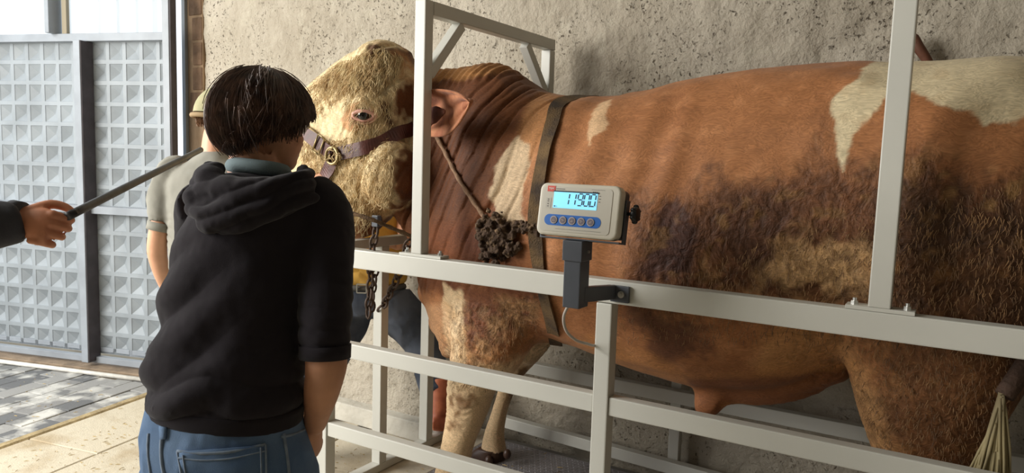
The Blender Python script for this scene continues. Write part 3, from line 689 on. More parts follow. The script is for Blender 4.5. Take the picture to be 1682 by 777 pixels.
# hooves and dew claws
hoofm = mat('dark_hoof_horn', srgb(78, 54, 42), .4, var=.3, vs=20)
def hoof(x, y, dxx=-.02):
    for s_ in (-.034, .034):
        c = Vector((x+dxx, y+s_, DZ)); r = [((c.x-.01, c.y, DZ+.001), (.062, 0, 0), (0, .033, 0), 2.4), ((c.x-.005, c.y, DZ+.022), (.055, 0, 0), (0, .031, 0), 2.3), ((c.x+.01, c.y, DZ+.045), (.042, 0, 0), (0, .027, 0), 2)]
        obj('hoof', loft(subring(r, 3), 18), hoofm, bull, True)
def dewclaw(p, s=.014):
    obj('dewclaw', ball(p, (s, s, s*1.3)), hoofm, bull, True)
for q in (fl_n, fl_f, hl_n, hl_f):
    hoof(q[-1][0][0], q[-1][0][1])
pf = at(803, 757, YFa-.065); dewclaw(pf, .018); dewclaw(at(833, 746, YFa-.03), .017)
p = fl_n[-1][0]; dewclaw((p[0]+.06, p[1]-.03, DZ+.12)); dewclaw((p[0]+.06, p[1]+.03, DZ+.12))
# tail: cord and pale switch
tp = [at(1822, 170, YC-.03), at(1835, 230, 2.40), at(1800, 380, 2.30), at(1735, 520, 2.20), at(1650, 650, 2.10)]
tl = obj('tail', tubem(tp, [.035, .032, .026, .024, .022], 12, 6), mat('dark_brown_tail', srgb(74, 52, 38), .8, var=.4, vs=30, bump=.5, bs=100), bull, True)
random.seed(11); vv = []; ms = []
tailm = mat('cream_tail_hair', srgb(160, 146, 108), .8, col2=srgb(74, 60, 42), vs=20, stretch=(1, 1, .2))
for k in range(420):
    a = random.uniform(0, 2*math.pi); r = random.random()**.5
    x0 = at(1645, random.uniform(645, 685), 2.10); Ln = random.uniform(.35, .75); sp = .050*r
    pts = [Vector(x0)+Vector((math.cos(a)*sp*t*(1.2-.3*t)*2+random.uniform(-.004, .004)-.02*t, math.sin(a)*sp*t+random.uniform(-.004, .004), -Ln*t)) for t in (0, .3, .6, 1)]
    ms.append(tubem(pts, [.0045, .004, .003, .001], 4, 2))
obj('tail_switch', joinm(ms), tailm, tl, True)
# hair curls on the poll and forehead: short curled locks growing out of the hide
lockm = mat('pale_curly_hair', srgb(226, 204, 156), .7, col2=srgb(188, 154, 102), vs=25, sheen=.2)
def locks(poly, n, ln, r, m, name, curlr=.008, seed=1):
    random.seed(seed); xs = [p[0] for p in poly]; ys = [p[1] for p in poly]; Vv = []; Ff = []
    for k in range(n*4):
        if n <= 0: break
        x = random.uniform(min(xs), max(xs)); y = random.uniform(min(ys), max(ys))
        if polysd(np.array([[x, y]]), poly)[0] < 0: continue
        h, nn = hit(x, y, BT2)
        if h is None or nn.dot(Vector(ray(x, y))) > 0: continue
        n -= 1; base = h-nn*.003
        g_ = Vector((random.uniform(-.6, .4), 0, -1)).normalized(); g_ = (g_-nn*g_.dot(nn)).normalized(); s = nn.cross(g_)
        ph = random.uniform(0, 6.28); L_ = ln*random.uniform(.6, 1.3); m_ = 7; c = []
        for i in range(m_):
            t = i/(m_-1); an = ph+t*4.2
            c.append(base+g_*(L_*t)+nn*(.004+.007*math.sin(t*3.1)+curlr*.4*math.sin(an))+s*curlr*math.cos(an)*t)
        b0 = len(Vv)
        for i, p in enumerate(c):
            t = i/(m_-1); w = r*(1-.75*t)
            Vv += [p+s*w, p-s*w, p+nn*w]
        for i in range(m_-1):
            for q in range(3):
                a = b0+i*3+q; a2 = b0+i*3+(q+1) % 3; Ff.append((a, a2, a2+3, a+3))
    me = bpy.data.meshes.new('locks'); me.from_pydata([tuple(v) for v in Vv], [], Ff); return tag(obj(name, me, m, bull, True), kind='stuff')
HEADP = [(500, 150), (540, 112), (625, 76), (655, 95), (645, 170), (645, 320), (600, 385), (560, 385), (500, 360), (495, 220), (560, 230), (580, 215), (565, 160), (500, 200)]
locks(HEADP, 2600, .034, .0016, lockm, 'head_curls', .007, 2)
locks([(520, 140), (560, 100), (625, 76), (660, 92), (640, 130), (560, 150)], 900, .045, .0019, lockm, 'forelock', .010, 3)
lb = mat('brown_curly_hair', srgb(104, 74, 48), .75, col2=srgb(170, 130, 84), vs=25, sheen=.1)
locks([(1240, 400), (1420, 350), (1680, 300), (1680, 640), (1600, 760), (1440, 760), (1400, 620), (1300, 560), (1010, 560), (1010, 500)], 2600, .020, .0009, lb, 'flank_hair', .0016, 4)
locks([(745, 510), (890, 480), (880, 560), (800, 640), (740, 640)], 500, .018, .0009, lb, 'shoulder_hair', .0016, 5)
#HALTER
# ------------------------------------------------------------------ tack
def strap(pts, width, off=.006, th=.005, n=6, T=None, up=None):
    """ribbon that follows the hide through the given photo points"""
    Pn = []
    for p in pts:
        if len(p) == 2:
            h, nn = hit(p[0], p[1], T or BT2)
            if h is None: continue
            Pn.append((h+nn*off, nn))
        else: Pn.append((Vector(p[:3]), Vector(p[3:]).normalized()))
    P = smoothpath([q[0] for q in Pn], n); Nn = smoothpath([q[1] for q in Pn], n); Vv = []; Ff = []
    for i, p in enumerate(P):
        t = (P[min(i+1, len(P)-1)]-P[max(i-1, 0)]).normalized(); nn = Nn[i].normalized(); s = t.cross(nn).normalized()*width/2; nn = nn*th/2
        Vv += [p+s+nn, p-s+nn, p-s-nn, p+s-nn]
    for i in range(len(P)-1):
        for q in range(4): Ff.append((4*i+q, 4*i+(q+1) % 4, 4*i+4+(q+1) % 4, 4*i+4+q))
    Ff += [(3, 2, 1, 0), tuple(len(Vv)-4+k for k in range(4))]
    me = bpy.data.meshes.new('s'); me.from_pydata([tuple(v) for v in Vv], [], Ff)
    bm = bmesh.new(); bm.from_mesh(me); bmesh.ops.recalc_face_normals(bm, faces=bm.faces[:]); bm.to_mesh(me); bm.free(); return me, P, Nn
hal = thing('halter', tuple(hit(553, 255, BT2)[0]), 'worn brown leather halter with a round metal ring on the bull\'s cheek', 'halter')
hit_h = lambda x, y: hit(x, y, BT2)
o_ = .014
obj('noseband', strap([(462, 190), (480, 205), (500, 215), (520, 230), (540, 245), (551, 252)], .052, o_)[0], leather, hal)
obj('cheek_strap', strap([(556, 254), (580, 248), (600, 243), (625, 234), (650, 222), (668, 214), (676, 210)], .050, o_)[0], leather, hal)
obj('chin_strap', strap([(552, 258), (545, 275), (535, 295), (527, 312), (520, 330), (515, 350)], .052, o_)[0], leather, hal)
trim = mat('straw_coloured_edging', srgb(176, 150, 104), .7, var=.3, vs=60)
for dy in (-10, 10):
    pts = [hit_h(x, y+dy)[0] for x, y in ((498, 214), (512, 223), (528, 237), (540, 246)) if hit_h(x, y+dy)[0]]
    if len(pts) > 2: obj('strap_edging', tubem([Vector(p)-Vector(ray(520, 230)).normalized()*.016 for p in pts], .004, 6, 3), trim, hal, True)
def ringm(c, n, R_, r):
    n = Vector(n).normalized(); s = n.orthogonal().normalized(); u_ = n.cross(s); P = [Vector(c)+s*math.cos(a)*R_+u_*math.sin(a)*R_ for a in [2*math.pi*k/24 for k in range(25)]]
    return tubem(P, r, 8, 1)
brass = mat('dull_brass', srgb(176, 156, 112), .4, .6, var=.4, vs=60)
rc, rn = hit_h(553, 256)
obj('ring', ringm(rc+rn*.024, rn, .030, .006), brass, hal, True)
s_ = Vector((0, 0, 1)).cross(rn).normalized(); u_ = rn.cross(s_)
for k in range(16):
    a = random.uniform(0, 6.28); q = rc+rn*random.uniform(.02, .032)+s_*math.cos(a)*.022+u_*math.sin(a)*.022
    obj('straw_wisp', tubem([q, q+Vector((random.uniform(-.02, .02), random.uniform(-.01, .01), random.uniform(-.02, .02))), q+Vector((random.uniform(-.035, .035), random.uniform(-.015, .01), random.uniform(-.035, .03)))], .0022, 5, 3), trim, hal, True)
for (x, y) in ((530, 238),):
    h, nn = hit_h(x, y); t = (Vector(at(540, 245, h.y))-Vector(at(520, 230, h.y))).normalized(); s = t.cross(nn).normalized(); c = h+nn*.02
    fr = [c+t*a*.018+s*bb*.034 for a, bb in ((-1, -1), (1, -1), (1, 1), (-1, 1), (-1, -1))]
    obj('buckle', joinm([tubem([fr[i], fr[i+1]], .0035, 6, 1) for i in range(4)]), brass, hal, True)
# rope from the ear to the matted knot, girth strap
ropem = mat('brown_rope', srgb(150, 118, 92), .9, var=.4, vs=90, bump=.6, bs=200, bd=.003)
rp = []
for (x, y) in ((714, 214), (735, 250), (757, 290), (780, 328), (803, 362)):
    h, nn = hit_h(x, y); rp.append(h+nn*.014)
tw = lambda i, k: .16*math.sin(k*2*math.pi*2/10+i*.9)
tag(obj('neck_rope', tubem(rp, .0075, 10, 14, tw), ropem, None, True), 'thin brown rope slanting from the bull\'s ear down to the shoulder', 'rope')
r2 = [Vector(at(545, 343, 1.96)), Vector(at(580, 351, 1.95)), Vector(at(612, 361, 1.97)), Vector(at(640, 373, 2.02)), Vector(at(676, 388, 2.08))]
tag(obj('lead_rope', tubem(r2, .007, 10, 14, tw), mat('dark_lead_rope', srgb(104, 78, 50), .9, var=.4, vs=80, bump=.6, bs=200), None, True), 'dark brown lead rope passing under the bull\'s pale jaw', 'rope')
hc_, hn_ = hit_h(820, 392)
knot = []
random.seed(5)
for k in range(240):
    a = random.gauss(0, .026); bz = random.gauss(0, .038); p = hc_+Vector((a-.005, -.02+random.gauss(0, .012), bz)); knot.append(ball(p, random.uniform(.007, .014)))
for k in range(46):
    x = 838+k*1.1+random.uniform(-3, 3); h, nn = hit_h(x, 372+random.uniform(-7, 9)+abs(k-23)*.1)
    if h: knot.append(ball(h+nn*.008, random.uniform(.005, .012)))
km = remesh(joinm(knot), .005, 3, 1); kv = getv(km); kn = getn(km); setv(km, kv+kn*(.009*fbm(kv, 75, 3))[:, None])
kt = tag(obj('dung_tangle', km, mat('dried_dung', srgb(72, 54, 40), .95, col2=srgb(140, 114, 86), vs=50, bump=.9, bs=150, bd=.006, vlo=.5, vhi=.75), None, True), 'clump of matted dried dung at the end of the rope on the shoulder', 'dung clump')
girm = mat('olive_brown_webbing', srgb(112, 88, 56), .9, vs=14, bump=.9, bs=200, bd=.004, col2=srgb(62, 50, 40))
gp = [(936, 156), (920, 172), (908, 205), (898, 245), (890, 285), (884, 320), (880, 360), (882, 400), (888, 440), (898, 490), (908, 530), (914, 562)]
hs = [BT2.ray_cast(Vector(O), Vector(ray(*q)).normalized()) for q in gp]; hs = [q for q in hs if q[0] is not None]
top = hs[0][0]; bot = hs[-1][0]; arc = []
for k in range(14):                                   # far half: under the belly, up the far flank and over the back
    a = -math.pi/2+math.pi*k/13*.98; z = (top.z+bot.z)/2+math.sin(a)*(top.z-bot.z)/2*1.02; x = (top.x+bot.x)/2+(top.x-bot.x)/2*math.sin(a)
    h = BT2.find_nearest(Vector((x, YC+.02+.40*max(0, math.cos(a)), z))); q = h[0]+h[1]*.010; arc.append((q.x, q.y, q.z, h[1].x, h[1].y, h[1].z))
near = [tuple(h[0]+h[1]*.010)+tuple(h[1]) for h in hs]
gir = tag(obj('girth_strap', strap(arc+near, .046, 0, .006)[0], girm, None), 'olive-brown webbing girth strap around the bull\'s chest behind the shoulder', 'strap')
st = [(958, 156), (950, 170), (938, 195), (926, 235), (918, 280)]
# ------------------------------------------------------------------ chains
rust = mat('rusty_chain_steel', srgb(96, 80, 70), .6, .5, var=.4, vs=60)
def chain(P, R_=.018, r=.0055, name='chain_link', par=None):
    P = [Vector(p) for p in P]; d = 0; path = smoothpath(P, 20); k = 0; acc = 0; last = path[0]; out = 0
    for i in range(1, len(path)):
        acc += (path[i]-path[i-1]).length
        if acc >= R_*2.1:
            acc = 0; t = (path[i]-last).normalized(); c = (path[i]+last)/2; last = path[i]; s = t.cross(Vector((.3, .9, .1))).normalized(); u_ = t.cross(s)
            s = s if k % 2 else u_; k += 1
            pts = [c+t*(math.cos(a)*R_*1.45)+s*(math.sin(a)*R_*.85) for a in [2*math.pi*q/14 for q in range(15)]]
            obj(name, tubem(pts, r, 6, 1), rust, par, True)
ca = at(606, 400, 2.30)
ch1 = thing('tether_chain', tuple(at(606, 380, 2.02)), 'rusty tether chain hanging doubled beside the gate upright', 'chain')
c0 = at(622, 358, 2.02); chain([c0, at(616, 385, 2.02), at(610, 420, 2.04), at(609, 460, 2.10), at(606, 500, 2.10), at(604, 530, 2.10)], .016, .005, par=ch1)
chain([at(618, 440, 2.13), at(612, 480, 2.14), at(610, 520, 2.13)], .015, .0045, par=ch1)
obj('swivel_clip', boxm(*[v for p in zip(at(617, 364, 2.0)-np.array([.012, .008, .018]), at(617, 364, 2.0)+np.array([.016, .012, .022])) for v in p], .003), dark, ch1)
ch2 = thing('loose_chain', tuple(at(660, 400, 2.2)), 'short rusty chain looping down behind the top rail by the dewlap', 'chain')
chain([at(672, 395, 2.12), at(664, 420, 2.15), at(655, 452, 2.18), at(645, 472, 2.2), at(632, 498, 2.25), at(622, 512, 2.27)], .018, .005, par=ch2)
#SCALE
# ================================================================== scale indicator on its bracket
YI = 1.80
xl, xr = at(884, 345, YI)[0], at(1017, 350, YI)[0]; zc_ = at(950, 346, YI)[2]; zh = (at(950, 303, YI)[2]-at(950, 391, YI)[2])/2
tilt = math.radians(9)
IX = Vector((1, 0, 0)); IU = Vector((0, math.sin(tilt), math.cos(tilt))); IN = IX.cross(IU); IN = -IN if IN.y > 0 else IN   # outwards, to the viewer
IC = Vector(((xl+xr)/2, YI, zc_)); hw = (xr-xl)/2
ind = thing('weight_indicator', (IC.x, YI+.03, zc_-zh-.21), 'cream weight indicator with lit blue display reading 1190.0 on a dark grey bracket', 'scale display')
def ibox(x0, x1, u0, u1, n0, n1, b=.001, seg=2, vert=0):
    bm = bmesh.new(); bmesh.ops.create_cube(bm, size=1)
    for v in bm.verts: v.co = Vector((x0+(v.co.x+.5)*(x1-x0), u0+(v.co.y+.5)*(u1-u0), n0+(v.co.z+.5)*(n1-n0)))
    if vert:
        bmesh.ops.bevel(bm, geom=[e for e in bm.edges if abs(e.verts[0].co.z-e.verts[1].co.z) > 1e-5], offset=vert, segments=7, profile=.5, affect='EDGES')
        es = [e for e in bm.edges if all(abs(v.co.z-n1) < 1e-6 for v in e.verts)]
        if b: bmesh.ops.bevel(bm, geom=es, offset=b, segments=3, profile=.5, affect='EDGES')
    else: bev(bm, b, seg)
    for v in bm.verts: v.co = IC+IX*v.co.x+IU*v.co.y+IN*v.co.z
    return frombm(bm)
cream_pl = mat('cream_plastic', srgb(206, 200, 184), .4, var=.06, vs=10)
obj('housing', ibox(-hw, hw, -zh, zh, -.030, 0, .006, 3, .020), cream_pl, ind)
face = obj('face_plate', ibox(-hw+.010, hw-.022, -zh+.011, zh-.010, 0, .0012, .0005, 2, .012), mat('face_film', srgb(196, 191, 178), .35), ind)
sx0, sx1, sy0, sy1 = -.62*hw, .46*hw, .05*zh, .66*zh
obj('display', ibox(sx0, sx1, sy0, sy1, .0012, .0022, 0), mat('lit_lcd', srgb(120, 200, 235), .3, emit=(srgb(135, 215, 250), .75)), ind)
ink = mat('black_ink', srgb(22, 34, 44), .5)
obj('display_bezel', ibox(sx0-.002, sx1+.003, sy1, sy1+.0035, .0012, .0028, 0), ink, ind)
SEG = {'0': 'abcdef', '1': 'bc', '9': 'abcdfg'}
dh = (sy1-sy0)*.72; dw = dh*.44; th_ = dh*.10; y0 = sy0+(sy1-sy0)*.22
def seg7(ch, x):
    P = dict(a=(0, dh, dw, dh, 0), g=(0, dh/2, dw, dh/2, 0), d=(0, 0, dw, 0, 0), f=(0, dh/2, 0, dh, 1), e=(0, 0, 0, dh/2, 1), b=(dw, dh/2, dw, dh, 1), c=(dw, 0, dw, dh/2, 1)); out = []
    for s in SEG[ch]:
        a, b_, c, d, vert = P[s]; sh = lambda yy: .08*yy
        g = th_*.6
        if vert: q = [(a-th_/2+sh(b_+g), b_+g), (a+th_/2+sh(b_+g), b_+g), (c+th_/2+sh(d-g), d-g), (c-th_/2+sh(d-g), d-g)]
        else: q = [(a+g+sh(b_), b_-th_/2), (c-g+sh(b_), b_-th_/2), (c-g+sh(b_), b_+th_/2), (a+g+sh(b_), b_+th_/2)]
        bm = bmesh.new(); vs = [bm.verts.new(IC+IX*(x+u_)+IU*(y0+v_)+IN*n_) for n_ in (.0022, .0030) for (u_, v_) in q]
        bm.faces.new(vs[:4][::-1]); bm.faces.new(vs[4:])
        for k in range(4): bm.faces.new((vs[k], vs[(k+1) % 4], vs[4+(k+1) % 4], vs[4+k]))
        out.append(frombm(bm))
    return out
W_ = sx1-sx0; xs_ = [sx0+W_*f for f in (.245, .395, .555, .70, .845)]
for ch, x in zip('11900', xs_):
    obj('digit', joinm(seg7(ch, x)), ink, ind)
dp_x = xs_[3]+dw+th_*1.1
obj('decimal_point', ibox(dp_x-.0006, dp_x+.0024, y0-.002, y0+.0014, .0022, .003, 0), ink, ind)
for _m in ([ibox(sx0+.003, sx0+.008, sy0+.003, sy0+.006, .0022, .003, 0), ibox(sx0+.011, sx0+.012, sy0+.003, sy0+.005, .0022, .003, 0), ibox(sx1-.006, sx1-.004, sy0+.010, sy0+.011, .0022, .003, 0)]): obj('status_mark', _m, ink, ind)
for _m in ([ibox(sx1+.004, sx1+.009, sy0+(sy1-sy0)*f, sy0+(sy1-sy0)*f+.0012, .0012, .002, 0) for f in (.5, .68, .86)]+[ibox(sx1-.014+k*.005, sx1-.011+k*.005, sy1+.0008, sy1+.005, .0028, .0034, 0) for k in range(3)]): obj('unit_mark', _m, ink, ind)
bx0, bx1, by0, by1 = -.80*hw, .60*hw, -.62*zh, -.20*zh
obj('button_strip', ibox(bx0, bx1, by0, by1, .0012, .002, 0, 1, (by1-by0)*.49), mat('blue_film', srgb(40, 105, 190), .35), ind)
ringm_ = mat('silver_grey_button', srgb(170, 160, 155), .4); inn = mat('button_centre', srgb(110, 100, 110), .5)
for k in range(5):
    c = IC+IX*(bx0+(bx1-bx0)*(.175+.163*k))+IU*((by0+by1)/2); r = (by1-by0)*.36
    bt = obj('button', cylm(c+IN*.0015, c+IN*.004, r, 20, .0006), ringm_, ind)
    obj('button_centre', cylm(c+IN*.004, c+IN*.0045, r*.74, 18), inn, bt)
    obj('button_symbol', joinm([beam(c+IN*.0047-IX*r*.4+IU*r*(.25 if k % 2 else -.2), c+IN*.0047+IX*r*.4+IU*r*.1*(k-2), .0012, .0004, tuple(IN), 0), beam(c+IN*.0047-IU*r*.35, c+IN*.0047+IU*r*.3, .0012, .0004, tuple(IN), 0)]), ringm_, bt)
lx0, lx1, ly0, ly1 = -.80*hw, -.60*hw, .66*zh, .88*zh
lb_ = obj('maker_badge', ibox(lx0, lx1, ly0, ly1, .0012, .002, 0), mat('red_film', srgb(205, 66, 48), .4), ind)
def textm(s, size, c, x_, u_, n_, ext=.0003):
    cu = bpy.data.curves.new('t', 'FONT'); cu.body = s; cu.size = size; cu.extrude = ext; cu.align_x = 'CENTER'; cu.align_y = 'CENTER'
    o = bpy.data.objects.new('t', cu); COL.objects.link(o); dg = bpy.context.evaluated_depsgraph_get(); me = bpy.data.meshes.new_from_object(o.evaluated_get(dg)); bpy.data.objects.remove(o)
    for v in me.vertices: v.co = c+x_*v.co.x+u_*v.co.y+n_*v.co.z
    return me
obj('badge_lettering', textm('TEM', .0085, IC+IX*((lx0+lx1)/2)+IU*((ly0+ly1)/2)+IN*.0023, IX, IU, IN), mat('white_print', srgb(240, 235, 228), .5), lb_)
greyink = mat('grey_print', srgb(120, 116, 110), .6)
for _m in ([ibox(-.58*hw, -.36*hw, .76*zh, .79*zh, .0012, .0018, 0), ibox(.30*hw, .62*hw, .80*zh, .812*zh, .0012, .0018, 0), ibox(-.5*hw, .62*hw, -.745*zh, -.735*zh, .0012, .0018, 0)]): obj('print_line', _m, greyink, ind)
obj('side_label', ibox(-.81*hw, -.68*hw, .02*zh, .42*zh, .0012, .0018, 0), mat('pale_label', srgb(186, 182, 170), .5), ind)
for _m in ([ibox(-.77*hw, -.73*hw, f*zh, (f+.04)*zh, .0018, .0022, 0) for f in (.08, .17, .27, .34)]): obj('print_mark', _m, greyink, ind)
# rear shell and yoke
obj('rear_shell', ibox(-hw+.006, hw-.002, -zh+.004, zh-.006, -.062, -.0302, .004, 3, .014), mat('charcoal_shell', srgb(58, 58, 62), .5), ind)
obj('yoke', joinm([ibox(-hw+.012, hw+.004, -zh-.007, -zh-.003, -.058, -.010, .001), ibox(hw+.001, hw+.005, -zh-.007, zh*.55, -.056, -.032, .001), ibox(-hw-.005, -hw-.001, -zh-.007, zh*.3, -.056, -.036, .001), ibox(-hw-.004, -hw+.014, -zh-.007, -zh-.003, -.056, -.036, .001)]), dark, ind)
kc = IC+IX*(hw+.005)+IN*-.044+IU*.004
obj('clamp_knob', joinm([cylm(kc, kc+IX*.016, .005, 12), cylm(kc+IX*.014, kc+IX*.030, .021, 14, .005)]+[ball(kc+IX*.022+(IU*math.cos(a)+IN*math.sin(a))*.020, (.008, .006, .006)) for a in [k*math.pi/3 for k in range(6)]]), blackp, ind, True)
# upright tube, collar, arm, wall plate
xt0, xt1 = at(928, 470, YI)[0], at(955.5, 470, YI)[0]
zt_ = IC.z-zh-.009; zb_ = at(940, 508, YI-.02)[2]
obj('upright_tube', boxm(xt0, xt1, YI-.012, YI+.045, zb_, zt_-.045, .003), dark, ind)
obj('tube_collar', boxm(xt0-.004, xt1+.004, YI-.016, YI+.049, zt_-.055, zt_, .002), dark, ind)
bz = at(1021, 482, 1.995)[2]
obj('collar_bolt', cylm((xt1+.003, YI+.02, zt_-.03), (xt1+.009, YI+.02, zt_-.03), .004, 8), bolt_m, ind)
obj('bracket_arm', beam((xt1-.01, YI+.02, zb_+.035), (at(1006, 480, 1.99)[0], 1.988, bz+.002), .022, .042, (0, 0, 1)), dark, ind)
px0, px1 = at(1004, 483, 1.995)[0], at(1034, 486, 1.995)[0]
obj('mounting_plate', boxm(px0, px1, 1.988, 1.9995, bz-.026, bz+.022, .002), dark, ind)
bo = Vector(((px0+px1)/2+.006, 1.988, bz-.002)); obj('bolt', joinm([cylm(bo, bo-Vector((0, .004, 0)), .010, 20), cylm(bo-Vector((0, .004, 0)), bo-Vector((0, .010, 0)), .006, 6)]), bolt_m, ind)
obj('signal_cable', tubem([(xt0+.003, YI+.03, zb_+.008), at(926, 520, YI+.04), at(930, 543, YI+.06), at(945, 558, YI+.10), at(962, 564, YI+.15), at(980, 565, 2.02), at(985, 530, 2.055)], .0042, 10, 8), mat('pale_cable', srgb(188, 180, 172), .5), ind, True)
#PEOPLE
# ================================================================== people
SR = Vector((.856, .517, 0)); SD = Vector((-.517, .856, 0)); UP = Vector((0, 0, 1))
def hr(xl, xr, y, d, hd, e=2.2, dy=0):
    a = Vector(dp(xl, y, d)); b = Vector(dp(xr, y+dy, d)); return ((a+b)/2, (b-a)/2, SD*hd, e)
def tr(p, r, e=2.0, ax=None, flat=1.0):
    return p, r
def limb(pts, rs, seg=20, n=4):
    return tubem([Vector(p) for p in pts], rs, seg, n)
def head_mesh(c, f, s=1.0, tilt=0.0, neck=None, mouth=True):
    c = Vector(c); f = Vector(f).normalized(); r = f.cross(UP).normalized(); u = r.cross(f)
    f2 = (f*math.cos(tilt)-u*math.sin(tilt)); u2 = (u*math.cos(tilt)+f*math.sin(tilt)); 
    def el(x, y, z, a, b_, c_):
        bm = bmesh.new(); bmesh.ops.create_uvsphere(bm, u_segments=20, v_segments=14, radius=1)
        for v in bm.verts: v.co = c+(r*(x+v.co.x*a)+f2*(y+v.co.y*b_)+u2*(z+v.co.z*c_))*s
        return frombm(bm)
    P = [el(0, -.012, .03, .076, .096, .088), el(0, .032, -.035, .062, .066, .078), el(0, .050, -.085, .040, .042, .032), el(0, .085, -.02, .012, .018, .030), el(0, .100, -.036, .014, .013, .011),
         el(.008, .072, .018, .045, .018, .012), el(-.008, .072, .018, .045, .018, .012), el(0, .088, -.068, .022, .010, .006), el(0, .086, -.078, .019, .010, .006), el(.04, .05, -.03, .024, .03, .022), el(-.04, .05, -.03, .024, .03, .022)]
    for sg in (1, -1): P += [el(sg*.080, -.008, -.012, .009, .020, .032), el(sg*.084, -.016, -.004, .007, .016, .024)]
    if neck is not None: P.append(tubem([c+(-u2*.05-f2*.02)*s, (c+Vector(neck))/2-f2*.015, Vector(neck)], [.056*s, .056*s, .064*s], 18, 4))
    eyes = [(c+(r*sg*.031+f2*.082+u2*.0)*s) for sg in (1, -1)]
    return P, eyes, (c, r, f2, u2)
def hand_mesh(w, d, n, side=1, curl=.5, s=1.0, spread=.06, thumb=.8):
    """w wrist, d direction of the fingers, n back-of-hand normal; side=+1 puts the thumb on d x n"""
    w = Vector(w); d = Vector(d).normalized(); n = (Vector(n)-d*Vector(n).dot(d)).normalized(); t = d.cross(n)*side; P = []
    P.append(loft(subring([(w, t*.024*s, n*.019*s), (w+d*.03*s, t*.032*s, n*.017*s), (w+d*.07*s+t*.002, t*.040*s, n*.015*s), (w+d*.092*s, t*.038*s, n*.011*s)], 3), 18))
    P.append(ball(w+d*.035*s+t*.022*s-n*.006*s, .018*s))
    for k, (o, L_) in enumerate(((.030, .072), (.010, .080), (-.011, .074), (-.030, .058))):
        b_ = w+d*(.085 if k in (1, 2) else .078)*s+t*o*s; c_ = curl*(1+.08*k); p = [b_-d*.02*s, b_]; dirv = (d+t*o*spread*20).normalized(); cur = b_
        ang = 0
        for j, fr in enumerate((.45, .30, .25)):
            ang += c_*(1.0, 1.15, .8)[j]; v = dirv*math.cos(ang)-n*math.sin(ang); cur = cur+v*L_*fr*s; p.append(cur)
        P.append(tubem(p, [.0095*s, .0098*s, .0086*s, .0078*s, .0062*s], 12, 4)); P.append(ball(p[-1], .0062*s))
    b_ = w+d*.025*s+t*.024*s-n*.004*s; a1 = (d*.75+t*thumb-n*.35).normalized(); a2 = (d*.95+t*(thumb*.2)-n*.45*(.4+curl)).normalized()
    p = [w+d*.012*s+t*.010*s, b_, b_+a1*.038*s, b_+a1*.038*s+a2*.032*s, b_+a1*.038*s+a2*.054*s]
    P.append(tubem(p, [.013*s, .015*s, .011*s, .0098*s, .007*s], 12, 4)); P.append(ball(p[-1], .007*s))
    return P
def cloth(me, vox, smooth, fn, sub=0):
    me = remesh(me, vox, smooth, sub); v = getv(me); n = getn(me); d = fn(v, n); setv(me, v+n*d[:, None]); return me
def ridge(x): return 1-np.abs(2*(x-np.floor(x))-1)
def folds(v, amp=.006, seed=0, sc=(3, 3, 9), fr=1.0):
    q = v*np.array(sc)*fr+seed; w = fbm(q, 1.0, 2); return amp*(1-np.abs(w))**3-amp*.4+amp*.3*fbm(v+seed, 22, 2)
def hair_cap(frame, s, rad, n, ln, thmax, m, parent, name='hair', seed=1, wd=.0022, jitter=.012, part=0.0, off=(0, 0, 0), base=True, rag=.06):
    """strands combed from the crown over an ellipsoid; thmax(phi) is how far down they hang (phi=0 front)"""
    c, r, f, u = frame; c = c+(r*off[0]+f*off[1]+u*off[2]); rg = random.Random(seed); Vv = []; Ff = []
    def pt(th, ph, k=1.0): return c+(r*math.sin(ph)*math.sin(th)*rad[0]+f*math.cos(ph)*math.sin(th)*rad[1]+u*math.cos(th)*rad[2])*s*k
    if base:
        bm = bmesh.new(); nu, nv = 26, 48; G = []
        for i in range(nu):
            G.append([bm.verts.new(pt(thmax(2*math.pi*j/nv)*(1-rag*.45)*i/(nu-1), 2*math.pi*j/nv, .93+.02*math.sin(j*2.1+i))) for j in range(nv)])
        for i in range(nu-1):
            for j in range(nv): bm.faces.new((G[i][j], G[i][(j+1) % nv], G[i+1][(j+1) % nv], G[i+1][j]))
        bmesh.ops.remove_doubles(bm, verts=bm.verts[:], dist=1e-5); basem = frombm(bm)
    for k in range(n):
        ph = rg.uniform(0, 2*math.pi); tm = thmax(ph); th0 = rg.random()**.7*tm*.92; th1 = min(tm*rg.uniform(1-rag, 1+rag*.35), th0+ln*rg.uniform(.6, 1.3)); sw = rg.uniform(-.25, .25)+.12*math.sin(ph*7)
        k0 = rg.uniform(.93, 1.02)+(.05 if rg.random() < .06 else 0); lift = rg.uniform(-.03, .05)+.03*math.sin(ph*9+th0*3); b0 = len(Vv); m_ = 7
        for i in range(m_):
            t = i/(m_-1); th = th0+(th1-th0)*t; p = pt(th, ph+sw*t, k0+lift*t*(1-.3*t)); tn = pt(th+.05, ph+sw*t, k0)-pt(th, ph+sw*t, k0); nn = (p-c).normalized(); sd = tn.cross(nn).normalized()*wd*(1-.7*t)
            Vv += [p+sd, p-sd, p+nn*wd*.8]
        for i in range(m_-1):
            a = b0+3*i; Ff += [(a, a+3, a+5, a+2), (a+2, a+5, a+4, a+1)]
    me = bpy.data.meshes.new('h'); me.from_pydata([tuple(v) for v in Vv], [], Ff)
    if base: me = joinm([me, basem])
    return obj(name, me, m, parent)
def ground_legs(hipL, hipR, footL, footR, rt=.085, rk=.058, ra=.045):
    out = []
    for h, f in ((hipL, footL), (hipR, footR)):
        h = Vector(h); f = Vector(f); k = (h+f)/2+Vector((0, 0, .02)); out.append(tubem([h, h*.6+k*.4, k, k*.5+f*.5, f+Vector((0, 0, .05))], [rt, rt*.92, rk, ra*1.15, ra], 18, 4))
    return out
